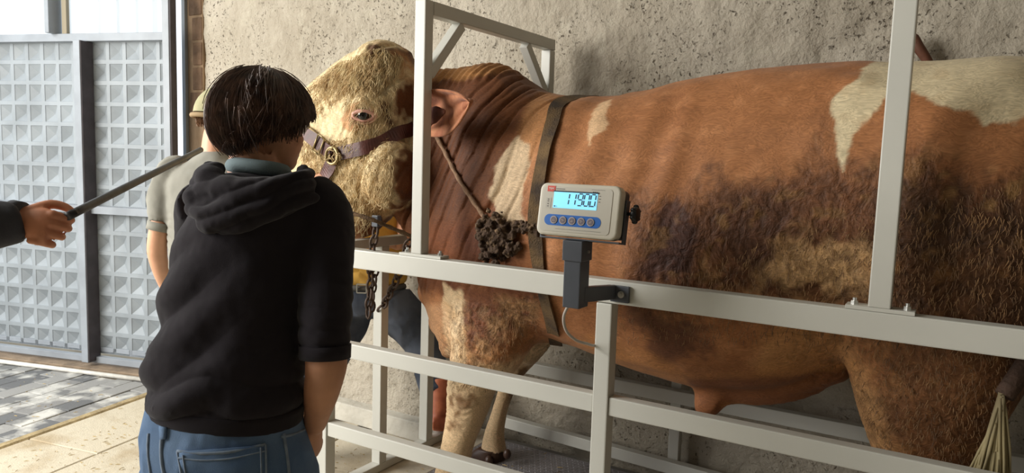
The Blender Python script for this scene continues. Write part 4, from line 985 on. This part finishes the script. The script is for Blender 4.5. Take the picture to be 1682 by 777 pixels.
def shoe(f, d, m, par, L_=.27):
    f = Vector(f); d = Vector(d).normalized(); s = d.cross(UP)
    rg_ = [(f-d*.07+UP*.035, s*.028, UP*.030), (f-d*.05+UP*.045, s*.036, UP*.044), (f+UP*.05, s*.040, UP*.05), (f+d*.08+UP*.036, s*.044, UP*.036), (f+d*.15+UP*.028, s*.046, UP*.028), (f+d*.19+UP*.022, s*.030, UP*.018)]
    obj('shoe', loft(subring(rg_, 3), 20), m, par, True)
shoem = mat('dark_shoe', srgb(40, 38, 38), .6)
# ---------------------------------------------------------------- man in black hoodie, seen from behind
p1 = thing('person', tuple(Vector(dp(375, 700, 1.66))*Vector((1, 1, 0))), 'person seen from behind in a black hooded sweatshirt and blue jeans', 'person')
p1.location.z = 0
HC = dp(438, 202, 1.72); neckb = dp(418, 285, 1.72)
fwd1 = (SD*.80+SR*.60).normalized()
hp, eyes, fr1 = head_mesh(HC, fwd1, .93, .12, neckb)
shR = Vector(dp(528, 352, 1.70)); elR = Vector(dp(534, 560, 1.60)); wrR = Vector(dp(516, 700, 1.67))
shL = Vector(dp(334, 350, 1.78)); elL = Vector(dp(335, 480, 1.90)); wrL = Vector(dp(400, 560, 2.0))
tor_in = loft(subring([hr(392, 462, 280, 1.71, .055), hr(340, 510, 318, 1.71, .09), hr(315, 520, 360, 1.70, .11), hr(300, 500, 470, 1.67, .115), hr(285, 480, 600, 1.64, .11), hr(262, 480, 700, 1.62, .12), hr(255, 500, 760, 1.62, .125), hr(262, 500, 830, 1.63, .12)], 3), 24)
pel = Vector(dp(378, 770, 1.64))
hipL, hipR = pel-SR*.085, pel+SR*.085; ftL = Vector((pel.x, pel.y, 0))-SR*.13; ftR = Vector((pel.x, pel.y, 0))+SR*.12+SD*.05
body1 = hp+[tor_in, limb([shR, (shR+elR)/2, elR], [.056, .050, .040]), limb([elR, Vector(dp(536, 598, 1.60)), Vector(dp(528, 645, 1.62)), Vector(dp(521, 680, 1.65)), wrR], [.041, .0445, .038, .028, .024]), limb([shL, (shL+elL)/2, elL], [.056, .048, .040]), limb([elL, (elL+wrL)/2, wrL], [.040, .036, .026])]
body1 += hand_mesh(wrR, (Vector(dp(512, 750, 1.70))-wrR), (SR*.9-SD*.3), 1, .35, .92)
body1 += hand_mesh(wrL, (SR*.8-UP*.4).normalized(), (UP*.5-SD*.8), -1, .55, .9)
body1 += ground_legs(hipL, hipR, ftL, ftR)
b1 = obj('body', remesh(joinm(body1), .0042, 3), skin, p1, True)
for e in eyes: obj('eye', ball(e, .012), mat('eye_white', srgb(235, 230, 225), .2), p1, True)
def h1(v, n):
    s = (v-np.array(neckb))@np.array(SR); z = v[:, 2]; dpt_ = (v-np.array(neckb))@np.array(SD)
    low = ss(1.18, .92, z); d = 0
    u_ = (z*1.0-s*.9)+.014*fbm(v, 4, 2); lf = ss(.09, -.08, s)
    d = d+.018*lf*ss(.84, .95, z)*ss(1.32, 1.1, z)*(np.abs(np.sin(u_*math.pi/.135+.4))**1.3-.4)
    u3 = z+.25*np.abs(s)+.012*fbm(v+3, 8, 2); d = d+.009*ss(1.06, .96, z)*ss(.80, .89, z)*(np.abs(np.sin(u3*math.pi/.062))-.5)
    arm = ss(.115, .15, s); d = d+.005*arm*(np.abs(np.sin((z+.3*dpt_+.02*fbm(v, 9, 2))*math.pi/.045))-.5)*ss(1.25, 1.05, z)
    d = d+.0045*fbm(v, 5, 2)+.0012*fbm(v, 35, 2)
    return d
ho = [loft(subring([hr(375, 480, 282, 1.71, .075), hr(345, 520, 308, 1.71, .120), hr(322, 530, 345, 1.70, .138), hr(292, 522, 400, 1.69, .135), hr(276, 510, 470, 1.67, .135), hr(270, 502, 532, 1.655, .132, dy=8), hr(258, 498, 580, 1.64, .135, dy=14), hr(251, 497, 612, 1.63, .138, dy=20), hr(250, 496, 636, 1.62, .132, dy=26), hr(252, 493, 651, 1.62, .124, dy=28)], 4), 40),
      limb([Vector(dp(500, 330, 1.70)), shR, (shR+elR)/2+SR*.006, Vector(dp(536, 520, 1.61)), Vector(dp(534, 574, 1.60))], [.068, .072, .058, .056, .053]),
      limb([Vector(dp(335, 335, 1.74)), shL, (shL+elL)/2, elL+Vector((0, 0, 0)), (elL*.6+wrL*.4)], [.060, .066, .060, .056, .050])]
hood_ = obj('hoodie', cloth(joinm(ho), .0075, 6, h1, 1), black_cloth, p1, True)
# hem band and cuffs
def ringband(rgs, m, name, par, seg=48, amp=.0012, ribs=90):
    me = loft(subring(rgs, 3), seg); return obj(name, me, m, par, True)
ringband([hr(250, 496, 640, 1.62, .131, dy=26), hr(249, 495, 662, 1.62, .129, dy=28), hr(252, 492, 665, 1.62, .124, dy=28)], black_cloth, 'hem_band', hood_)
obj('cuff', tubem([Vector(dp(534, 566, 1.60)), Vector(dp(534, 588, 1.60))], [.055, .054], 28, 2), black_cloth, hood_, True)
# hood lying on the back
hd = [tubem([Vector(dp(352, 275, 1.64)), Vector(dp(345, 300, 1.60)), Vector(dp(385, 318, 1.57)), Vector(dp(440, 315, 1.57)), Vector(dp(495, 300, 1.61)), Vector(dp(500, 284, 1.66))], [.024, .036, .036, .034, .030, .022], 16, 5),
      tubem([Vector(dp(318, 330, 1.62)), Vector(dp(345, 352, 1.57)), Vector(dp(395, 352, 1.565)), Vector(dp(455, 338, 1.575)), Vector(dp(520, 322, 1.63))], [.020, .036, .040, .032, .016], 16, 5),
      tubem([Vector(dp(330, 300, 1.62)), Vector(dp(322, 335, 1.59)), Vector(dp(352, 366, 1.575)), Vector(dp(378, 368, 1.575))], [.022, .026, .022, .014], 14, 5)]
def hfn(v, n):
    s = (v-np.array(neckb))@np.array(SR); q = v[:, 2]*1.0-.35*s+.014*fbm(v+1, 9, 2); return .006*(np.abs(np.sin(q*math.pi/.036))-.6)+.004*fbm(v, 18, 3)
obj('hood', cloth(joinm(hd), .006, 6, hfn, 1), black_cloth, hood_, True)
obj('collar', tubem([Vector(dp(382, 272, 1.69)), Vector(dp(392, 271, 1.655)), Vector(dp(418, 274, 1.64)), Vector(dp(448, 278, 1.65)), Vector(dp(466, 282, 1.70)), Vector(dp(455, 282, 1.78)), Vector(dp(400, 276, 1.78)), Vector(dp(382, 272, 1.70))], .017, 12, 5), mat('grey_teal_collar', srgb(112, 128, 132), .95, bump=.5, bs=400, bd=.002), p1, True)
def jn(v, n):
    s = (v-np.array(pel))@np.array(SR); return .003*fbm(v*np.array([1, 1, .6]), 16, 3)+.0035*(1-np.abs(fbm(v+4, 9, 2)))**3
jr = [hr(252, 488, 648, 1.62, .12, dy=25), hr(243, 498, 690, 1.62, .13, dy=18), hr(243, 506, 725, 1.62, .14, dy=10), hr(247, 514, 780, 1.63, .145), hr(256, 514, 850, 1.64, .14)]
jl = [limb([hipL+UP*.0, hipL*.75+ftL*.25, hipL*.5+ftL*.5, hipL*.2+ftL*.8, ftL+UP*.03], [.105, .098, .082, .072, .072]), limb([hipR, hipR*.75+ftR*.25, hipR*.5+ftR*.5, hipR*.2+ftR*.8, ftR+UP*.03], [.105, .098, .082, .072, .072])]
jm = cloth(joinm([loft(subring(jr, 4), 36)]+jl), .0075, 4, jn, 1)
BJ = bvh_of(jm)
jeans = obj('jeans', jm, denim, p1, True)
def jh(x, y, off=.0):
    h, n = hit(x, y, BJ); 
    if h is None: return None
    return h-Vector(ray(x, y)).normalized()*off
stitch = mat('pale_denim_seam', srgb(132, 148, 168), .9, var=.3, vs=60)
def seam(pts, r=.0026, name='seam', off=.001):
    P = [jh(x, y, off) for x, y in pts]; P = [p for p in P if p is not None]
    if len(P) > 1: obj(name, tubem(P, r, 6, 4), stitch, jeans, True)
def jpatch(quad, nu, nv, off, name):
    a, b_, c_, d_ = [np.array(q, float) for q in quad]; G = []
    for i in range(nu):
        for j in range(nv):
            s_, t_ = i/(nu-1), j/(nv-1); q = (a*(1-s_)+b_*s_)*(1-t_)+(d_*(1-s_)+c_*s_)*t_; h = jh(q[0], q[1], off)
            if h is None: return
            G.append(tuple(h))
    F = [(i*nv+j, (i+1)*nv+j, (i+1)*nv+j+1, i*nv+j+1) for i in range(nu-1) for j in range(nv-1)]
    me = bpy.data.meshes.new('p'); me.from_pydata(G, [], F); o = bpy.data.objects.new('t', me); COL.objects.link(o); so = o.modifiers.new('s', 'SOLIDIFY'); so.thickness = .004; so.offset = 0
    dg = bpy.context.evaluated_depsgraph_get(); r = bpy.data.meshes.new_from_object(o.evaluated_get(dg)); bpy.data.objects.remove(o); return obj(name, r, denim, jeans, True)
jpatch([(292, 742), (436, 731), (436, 800), (300, 812)], 16, 10, .003, 'back_pocket')
seam([(291, 741), (330, 745), (380, 742), (436, 730)], .0035, off=.004); seam([(293, 752), (330, 756), (380, 753), (435, 741)], .0018, off=.006); seam([(291, 741), (297, 775), (302, 810)], .0025, off=.005); seam([(436, 730), (437, 770), (437, 805)], .0025, off=.005); seam([(428, 735), (429, 770), (429, 805)], .0018, off=.006); seam([(300, 748), (305, 780), (310, 810)], .0018, off=.006)
seam([(268, 702), (265, 730), (266, 760), (272, 790)], .004, 'yoke_seam'); seam([(244, 712), (243, 740), (247, 775), (252, 800)], .003); seam([(466, 712), (470, 740), (474, 770), (476, 800)], .0035); seam([(462, 718), (480, 714), (500, 706)], .003); 
jpatch([(262, 700), (274, 702), (272, 722), (263, 722)], 3, 5, .004, 'belt_loop')
shoe(ftL, fwd1, shoem, p1); shoe(ftR, fwd1, shoem, p1)
hairm = mat('dark_brown_hair', srgb(66, 50, 45), .45, col2=srgb(106, 80, 68), vs=40, spec=.6)
hair_cap(fr1, 1.0, (.107, .118, .112), 7500, .95, lambda ph: (1.30+1.17*(0.5-.5*math.cos(ph))+.05*math.sin(ph*5)), hairm, p1, seed=4, wd=.0019, off=(-.008, -.010, .011), rag=.20)
# ---------------------------------------------------------------- person with cap and grey sweater
D2 = 3.05
p2 = thing('person', (dp(345, 500, D2)[0], dp(345, 500, D2)[1], 0), 'person in a grey-beige rolled-sleeve sweater and green cap holding the halter', 'person')
hp, eyes, fr2 = head_mesh(dp(370, 198, D2), (SD*.75+SR*.66), 1.0, .1, dp(356, 258, D2))
sL = Vector(dp(284, 282, D2)); eL = Vector(dp(262, 372, D2-.03)); wL = Vector(dp(285, 490, D2+.10)); sR_ = Vector(dp(430, 290, D2)); eR = Vector(dp(462, 375, D2-.12)); hv_ = hit(528, 312, BT2)[0]; wR = Vector(dp(504, 309, float((np.array(hv_)-O)@CM[2])-.04))
pel2 = Vector(dp(355, 545, D2)); f2L = Vector((pel2.x, pel2.y, 0))-SR*.11; f2R = Vector((pel2.x, pel2.y, 0))+SR*.11
t2 = loft(subring([hr(335, 378, 252, D2, .05), hr(300, 410, 285, D2, .085), hr(290, 425, 340, D2, .10), hr(296, 420, 440, D2, .10), hr(298, 416, 540, D2, .11)], 3), 24)
B = hp+[t2, limb([sL, (sL+eL)/2, eL], [.050, .044, .037]), limb([eL, Vector(dp(258, 412, D2)), Vector(dp(268, 455, D2+.04)), wL], [.038, .039, .031, .025]), limb([sR_, (sR_+eR)/2, eR], [.05, .044, .036]), limb([eR, wR], [.036, .025])]
print('arm', (eR-sR_).length, (wR-eR).length)
B += hand_mesh(wL, (SR*.6-UP*.6+SD*.2), (-SR*.5-UP*.3-SD*.3), 1, .4, .95)+hand_mesh(wR, (SR*.75+UP*.35+SD*.1), (UP*.55-SD*.8), -1, .6, 1.0)+ground_legs(pel2-SR*.08, pel2+SR*.08, f2L, f2R)
obj('body', remesh(joinm(B), .006, 3), skin_pale, p2, True)
for e in eyes: obj('eye', ball(e, .012), MATS['eye_white'], p2, True)
sw = [loft(subring([hr(338, 374, 250, D2, .062), hr(312, 400, 268, D2, .09), hr(278, 436, 292, D2, .115), hr(276, 436, 350, D2, .125), hr(282, 430, 440, D2, .122), hr(284, 430, 520, D2, .125), hr(288, 425, 536, D2, .12)], 4), 32),
      limb([Vector(dp(300, 278, D2)), sL, (sL+eL)/2-SR*.012, Vector(dp(264, 366, D2-.03))], [.050, .060, .056, .047]), limb([Vector(dp(415, 280, D2)), sR_, (sR_+eR)/2, eR], [.05, .06, .055, .046])]
def swf(v, n): return .004*fbm(v, 9, 3)+.004*(np.abs(np.sin((v[:, 2]+.5*(v@np.array(SR))+.02*fbm(v, 8, 2))*math.pi/.035))-.5)*ss(1.25, 1.12, v[:, 2])+.008*(1-np.abs(fbm(v*np.array([1, 1, .6])+3, 6, 2)))**4
swe = obj('sweater', cloth(joinm(sw), .009, 4, swf, 1), greycloth, p2, True)
obj('rolled_cuff', tubem([Vector(dp(264, 366, D2-.03)), Vector(dp(261, 379, D2-.03))], [.050, .049], 22, 2), greycloth, swe, True)
tr2 = cloth(joinm([loft(subring([hr(290, 422, 528, D2, .11), hr(290, 422, 560, D2, .12), hr(300, 415, 590, D2, .11)], 3), 24)]+[limb([a, (a+f)/2, f+UP*.03], [.092, .075, .065]) for a, f in ((pel2-SR*.08, f2L), (pel2+SR*.08, f2R))]), .01, 3, lambda v, n: .004*fbm(v, 12, 3))
obj('trousers', tr2, denim_d, p2, True); shoe(f2L, SD, shoem, p2); shoe(f2R, SD, shoem, p2)
capm = mat('faded_green_cap', srgb(146, 148, 112), .9, col2=srgb(178, 166, 132), vs=12, bump=.3, bs=300, bd=.002)
c, r_, f_, u_ = fr2
def capdome(fr, k, m, par):
    c, r, f, u = fr; bm = bmesh.new(); bmesh.ops.create_uvsphere(bm, u_segments=30, v_segments=18, radius=1)
    bmesh.ops.delete(bm, geom=[v for v in bm.verts if v.co.z < -.12], context='VERTS')
    for v in bm.verts: v.co = c+u*.018+r*v.co.x*.096*k+f*(v.co.y*.112*k-.012)+u*v.co.z*.115*k
    o = obj('cap', frombm(bm), m, par, True); P = [c+f*(.085+.075*math.cos(a))*k+r*math.sin(a)*.075*k+u*(.010-.012*abs(math.sin(a))) for a in np.linspace(-1.35, 1.35, 12)]
    P2 = [c+f*.06*k+r*math.sin(a)*.088*k+u*.012 for a in np.linspace(-1.35, 1.35, 12)]
    me = bpy.data.meshes.new('b'); n_ = len(P); me.from_pydata([tuple(p) for p in P+P2]+[tuple(p-u*.005) for p in P+P2], [], [(i, i+1, n_+i+1, n_+i) for i in range(n_-1)]+[(2*n_+i, 3*n_+i, 3*n_+i+1, 2*n_+i+1) for i in range(n_-1)]+[(i, 2*n_+i, 2*n_+i+1, i+1) for i in range(n_-1)])
    obj('brim', me, m, o, True)
    obj('cap_strap', tubem([c+f*(-.012-.114*k*math.cos(a))+r*.097*k*math.sin(a)+u*.004 for a in np.linspace(-1.2, 1.2, 10)], .010, 8, 3), mat('tan_cap_strap', srgb(150, 126, 92), .8), o, True); return o
capdome(fr2, 1.03, capm, p2)
hair_cap(fr2, 1.0, (.094, .110, .105), 1400, .6, lambda ph: 1.5+.45*(0.5-.5*math.cos(ph)), mat('light_brown_hair', srgb(128, 92, 62), .5, var=.3, vs=40), p2, seed=9, wd=.002)
# ---------------------------------------------------------------- person in yellow behind the bull's head
D3 = 3.62
def at3(x, y, d=D3): return Vector(dp(x, y, d))
p3 = thing('person', (at3(620, 640).x, at3(620, 640).y, 0), 'person in a mustard yellow shirt, belt and dark jeans, legs spread behind the gate', 'person')
hp, eyes, fr3 = head_mesh(at3(585, 205, D3), (-SD*.5+SR*.8), 1.0, .1, at3(590, 262))
t3 = loft(subring([hr(570, 608, 258, D3, .05), hr(545, 635, 290, D3, .085), hr(540, 648, 350, D3, .10), hr(548, 655, 430, D3, .10), hr(552, 662, 490, D3, .105)], 3), 24)
hL, hR = at3(578, 500), at3(642, 497); kR = at3(692, 560, D3-.02); aR = at3(721, 640, 3.50); kL = at3(545, 585, D3-.05); aL = at3(500, 668, D3-.1)
arms3 = [limb([at3(548, 292), at3(530, 345, D3-.02), at3(520, 375, D3-.1)], [.05, .042, .036]), limb([at3(520, 375, D3-.1), at3(560, 385, D3-.25)], [.036, .026]), limb([at3(640, 295), at3(660, 350), at3(668, 395, D3-.1)], [.05, .042, .036]), limb([at3(668, 395, D3-.1), at3(650, 402, D3-.24)], [.036, .026])]
hand3 = hand_mesh(at3(650, 402, D3-.24), (-SR-SD*.2), UP, 1, .7, .9)+hand_mesh(at3(560, 385, D3-.25), (SR-SD*.2), UP, -1, .5, .9)
legs3 = [limb([hR, (hR+kR)/2, kR, (kR+aR)/2, aR, at3(722, 690, 3.47)], [.085, .075, .056, .050, .045, .040]), limb([hL, kL, aL, at3(480, 735, D3-.1)], [.085, .056, .045, .04])]
obj('body', remesh(joinm(hp+[t3]+arms3+hand3+legs3), .0065, 3), skin, p3, True)
for e in eyes: obj('eye', ball(e, .012), MATS['eye_white'], p3, True)
yel = mat('mustard_yellow_cotton', srgb(226, 178, 84), .9, var=.2, vs=10, bump=.2, bs=200, bd=.002)
sh3 = [loft(subring([hr(568, 610, 256, D3, .062), hr(538, 642, 286, D3, .10), hr(532, 655, 350, D3, .12), hr(536, 664, 420, D3, .125), hr(540, 668, 455, D3, .128), hr(543, 667, 466, D3, .122)], 4), 32),
       limb([at3(556, 285), at3(544, 310), at3(534, 342, D3-.01)], [.06, .062, .056]), limb([at3(630, 287), at3(648, 315), at3(660, 350)], [.06, .062, .056])]
obj('shirt', cloth(joinm(sh3), .009, 4, lambda v, n: .010*(np.abs(np.sin((v[:, 2]+.35*np.abs((v-np.array(at3(600, 400)))@np.array(SR))+.02*fbm(v, 6, 2))*math.pi/.075))-.5)*ss(1.35, 1.2, v[:, 2])+.004*fbm(v, 12, 2), 1), yel, p3, True)
jn3 = [loft(subring([hr(546, 664, 464, D3, .118), hr(544, 667, 490, D3, .125), hr(548, 668, 512, D3, .12)], 3), 28), limb([hR, (hR+kR)/2, kR, (kR+aR)/2, aR-UP*.01], [.115, .108, .086, .078, .076]), limb([hL, (hL+kL)/2, kL, aL], [.112, .105, .084, .074])]
j3 = obj('jeans', cloth(joinm(jn3), .009, 4, lambda v, n: .005*fbm(v, 10, 3)+.006*(1-np.abs(fbm(v+2, 7, 2)))**4, 1), denim_d, p3, True)
blt = [at3(x, y, D3-dd_) for x, y, dd_ in ((545, 470, .02), (560, 472, .10), (600, 474, .132), (640, 474, .10), (664, 470, .02))]
bel = obj('belt', tubem(blt, .014, 8, 5), mat('grey_belt', srgb(86, 84, 80), .7), p3, True)
bc = at3(594, 474, D3-.148); obj('buckle', joinm([beam(bc+a, bc+b_, .006, .006, tuple(SD), .001) for a, b_ in ((UP*.02-SR*.022, UP*.02+SR*.022), (-UP*.02-SR*.022, -UP*.02+SR*.022), (UP*.02-SR*.022, -UP*.02-SR*.022), (UP*.02+SR*.022, -UP*.02+SR*.022))]), bolt_m, bel)
bootm = mat('red_brown_leather_boot', srgb(206, 122, 84), .5, col2=srgb(160, 84, 56), vs=14, bump=.3, bs=60, bd=.004)
bt_ = at3(722, 694, 3.44); 
obj('boot', remesh(joinm([limb([at3(724, 622, 3.50), at3(723, 660, 3.48), at3(722, 692, 3.46)], [.062, .056, .050]), loft(subring([(bt_-SR*.03-SD*.0+UP*.0, SD*.04, UP*.038), (bt_+SR*.04-UP*.004, SD*.042, UP*.036), (bt_+SR*.12-UP*.008, SD*.045, UP*.028), (bt_+SR*.18-UP*.012, SD*.03, UP*.02)], 3), 18)]), .006, 4), bootm, p3, True)
bt2 = at3(480, 738, D3-.1); bt2.z = .04
obj('boot', remesh(joinm([limb([at3(494, 680, D3-.1), bt2+UP*.05], [.060, .05]), loft(subring([(bt2-SR*.04, SD*.04, UP*.038), (bt2+SD*-.02, SD*.045, UP*.036), (bt2-SR*.14, SD*.045, UP*.028)], 3), 18)]), .008, 3), bootm, p3, True)
hair_cap(fr3, 1.0, (.098, .122, .130), 2000, .6, lambda ph: 1.3+.6*(0.5-.5*math.cos(ph)), hairm, p3, seed=15, wd=.0025)
# ---------------------------------------------------------------- arm from the left holding a rod
D4 = 1.75
W4 = Vector(dp(34, 364, D4)); E4 = Vector(dp(-150, 392, D4-.12)); S4 = Vector(dp(-330, 250, D4-.05)); c4 = S4-SR*.20
p4 = thing('person', (c4.x, c4.y, 0), 'person at the left edge reaching in with a dark charcoal sleeve and bare fist', 'person')
rodA = Vector(dp(124, 349, D4+.04)); rodB = Vector(dp(330, 246, 2.55)); rd = (rodB-rodA).normalized()
hdir = (Vector(dp(100, 372, D4))-W4).normalized()
def grip_hand(w, d, n, rod0, rdir):
    """fist seen from the back of the hand, fingers closed round the rod"""
    w = Vector(w); d = Vector(d).normalized(); n = (Vector(n)-d*Vector(n).dot(d)).normalized(); t = n.cross(d)      # t: towards the thumb (up)
    if t.z < 0: t = -t
    P = [loft(subring([(w-d*.03, t*.029, n*.023), (w, t*.028, n*.021), (w+d*.03-t*.002, t*.038, n*.021), (w+d*.055-t*.004, t*.043, n*.019), (w+d*.070-t*.006, t*.040, n*.014)], 3), 20)]
    for k, o in enumerate((.029, .008, -.014, -.036)):
        L1 = (.034, .034, .031, .025)[k]; dk = (.072, .070, .062, .050)[k]
        kn = w+d*dk+t*(o-.004); m1 = kn+(d*.72-n*.55-t*.10)*L1; m2 = m1+(-n*.95-d*.30)*.024; m3 = m2+(-d*.9+n*.15)*.018
        P.append(tubem([kn-d*.022-n*.001, kn+n*.002, m1, m2, m3], [.0095, .0105, .0095, .0088, .0072], 12, 5)); P.append(ball(m3, .0075)); P.append(ball(kn+n*.002, .0112))
    b_ = w+d*.018+t*.030-n*.004; q = [w+d*.0+t*.018, b_, b_+d*.030+t*.020-n*.012, b_+d*.058+t*.020-n*.022, b_+d*.080+t*.010-n*.026]; P.append(tubem(q, [.014, .014, .0115, .0105, .008], 12, 5)); P.append(ball(q[-1], .008))
    return P
hn4 = (-SD*.95+UP*.25)
B4 = grip_hand(W4, hdir, hn4, rodA, rd)+[limb([S4, (S4+E4)/2, E4], [.055, .048, .042]), limb([E4, (E4*.5+W4*.5), W4], [.042, .036, .026])]
hp, eyes, fr4 = head_mesh(c4+UP*.27+SR*0, (SD*.9+SR*.4), 1.05, .1, c4+UP*.08)
pel4 = Vector((c4.x, c4.y, .92)); f4 = Vector((c4.x, c4.y, 0))
B4 += hp+[loft(subring([(c4+UP*.09, SR*.07, SD*.06, 2.2), (c4+UP*.02, SR*.16, SD*.09, 2.2), (c4-UP*.15, SR*.16, SD*.11, 2.2), (pel4+UP*.1, SR*.14, SD*.10, 2.2), (pel4-UP*.05, SR*.16, SD*.11, 2.2)], 3), 24)]+ground_legs(pel4-SR*.09, pel4+SR*.09, f4-SR*.12, f4+SR*.12)
B4 += [limb([c4-SR*.19, c4-SR*.26-UP*.28, c4-SR*.24-UP*.50+SD*.1], [.055, .045, .028])]+hand_mesh(c4-SR*.24-UP*.50+SD*.1, (-UP+SD*.2), (-SR), 1, .4, 1)
obj('body', remesh(joinm(B4), .0032, 2), mat('warm_tan_skin', srgb(218, 146, 110), .5, var=.22, vs=20, bump=.15, bs=120, bd=.002), p4, True)
for e in eyes: obj('eye', ball(e, .012), MATS['eye_white'], p4, True)
jk = mat('charcoal_jacket', srgb(62, 62, 68), .8, var=.25, vs=12, bump=.2, bs=200, bd=.003)
jq = [loft(subring([(c4+UP*.09, SR*.09, SD*.08, 2.2), (c4+UP*.03, SR*.18, SD*.11, 2.2), (c4-UP*.15, SR*.19, SD*.135, 2.2), (pel4+UP*.1, SR*.18, SD*.13, 2.2), (pel4-UP*.05, SR*.19, SD*.14, 2.2)], 3), 28),
      limb([S4, (S4+E4)/2, E4, (E4+W4)/2, W4-hdir*.004], [.070, .064, .060, .052, .046]), limb([c4-SR*.18, c4-SR*.26-UP*.26, c4-SR*.245-UP*.47+SD*.08], [.07, .06, .045])]
jo = obj('jacket', cloth(joinm(jq), .007, 4, lambda v, n: .006*(1-np.abs(fbm(v*np.array([1, 1, .7]), 9, 2)))**3+.002*fbm(v, 25, 2), 0), jk, p4, True)
obj('cuff', tubem([W4-hdir*.022, W4+hdir*.001], [.0485, .0465], 26, 2), jk, jo, True)
obj('trousers', cloth(joinm([loft(subring([(pel4+UP*.0, SR*.17, SD*.12, 2.2), (pel4-UP*.12, SR*.18, SD*.13, 2.2)], 3), 24)]+[limb([pel4-UP*.05+SR*s_, f4+SR*s_*1.3+UP*.03], [.095, .065]) for s_ in (-.09, .09)]), .01, 3, lambda v, n: .004*fbm(v, 12, 3)), denim_d, p4, True)
shoe(f4-SR*.12, SD, shoem, p4); shoe(f4+SR*.12, SD, shoem, p4)
hair_cap(fr4, 1.05, (.100, .124, .132), 2200, .5, lambda ph: 1.35+.5*(0.5-.5*math.cos(ph)), hairm, p4, seed=12, wd=.0025)
rod = tag(obj('rod', joinm([tubem([rodA, rodA+rd*.03, rodB], [.0105, .0105, .0092], 16, 4)]), mat('dark_grey_pipe', srgb(84, 84, 86), .45, .3, var=.3, vs=30), None, True), 'long dark grey pipe held out by the fist from the left edge', 'pipe')
#SMALL
# ---------------------------------------------------------------- small things on wall and floor
st_ = tag(obj('brown_stick', tubem([at(1480, 230, 2.985), at(1486, 150, 2.975), at(1492, 96, 2.96), at(1494, 74, 2.95), at(1499, 62, 2.95), at(1509, 78, 2.95), at(1521, 96, 2.96), at(1532, 116, 2.97)], [.016, .018, .016, .02, .018, .018, .016, .014], 10, 5), mat('brown_stick', srgb(112, 70, 50), .7, var=.3, vs=30), None, True), 'bent brown stick standing against the wall above the bull\'s rump', 'stick')
strawm = mat('straw', srgb(196, 168, 104), .85, var=.4, vs=50)
random.seed(21); Vs = []; Fs = []
for k in range(900):
    if k < 700: c = (random.uniform(-3.7, -2.1), random.uniform(1.3, 2.9)); z = .001
    elif k < 840: c = (random.uniform(-2.0, -.6), random.uniform(2.1, 2.84)); z = DZ+.001
    else: c = (random.uniform(-4.9, -3.9), random.uniform(1.7, 2.5)); z = .002
    a = random.uniform(0, math.pi); L_ = random.uniform(.004, .013); w = .0007; ux, uy = math.cos(a)*L_, math.sin(a)*L_; vx, vy = -math.sin(a)*w, math.cos(a)*w; b_ = len(Vs)
    Vs += [(c[0]-ux-vx, c[1]-uy-vy, z), (c[0]+ux-vx, c[1]+uy-vy, z), (c[0]+ux+vx, c[1]+uy+vy, z+.001), (c[0]-ux+vx, c[1]-uy+vy, z+.001), (c[0], c[1], z+.003)]
    Fs += [(b_+q, b_+(q+1) % 4, b_+4) for q in range(4)]
me = bpy.data.meshes.new('straw'); me.from_pydata(Vs, [], Fs)
tag(obj('straw_litter', me, strawm), 'scattered bits of straw on the concrete floor and weighing deck', 'straw', kind='stuff')
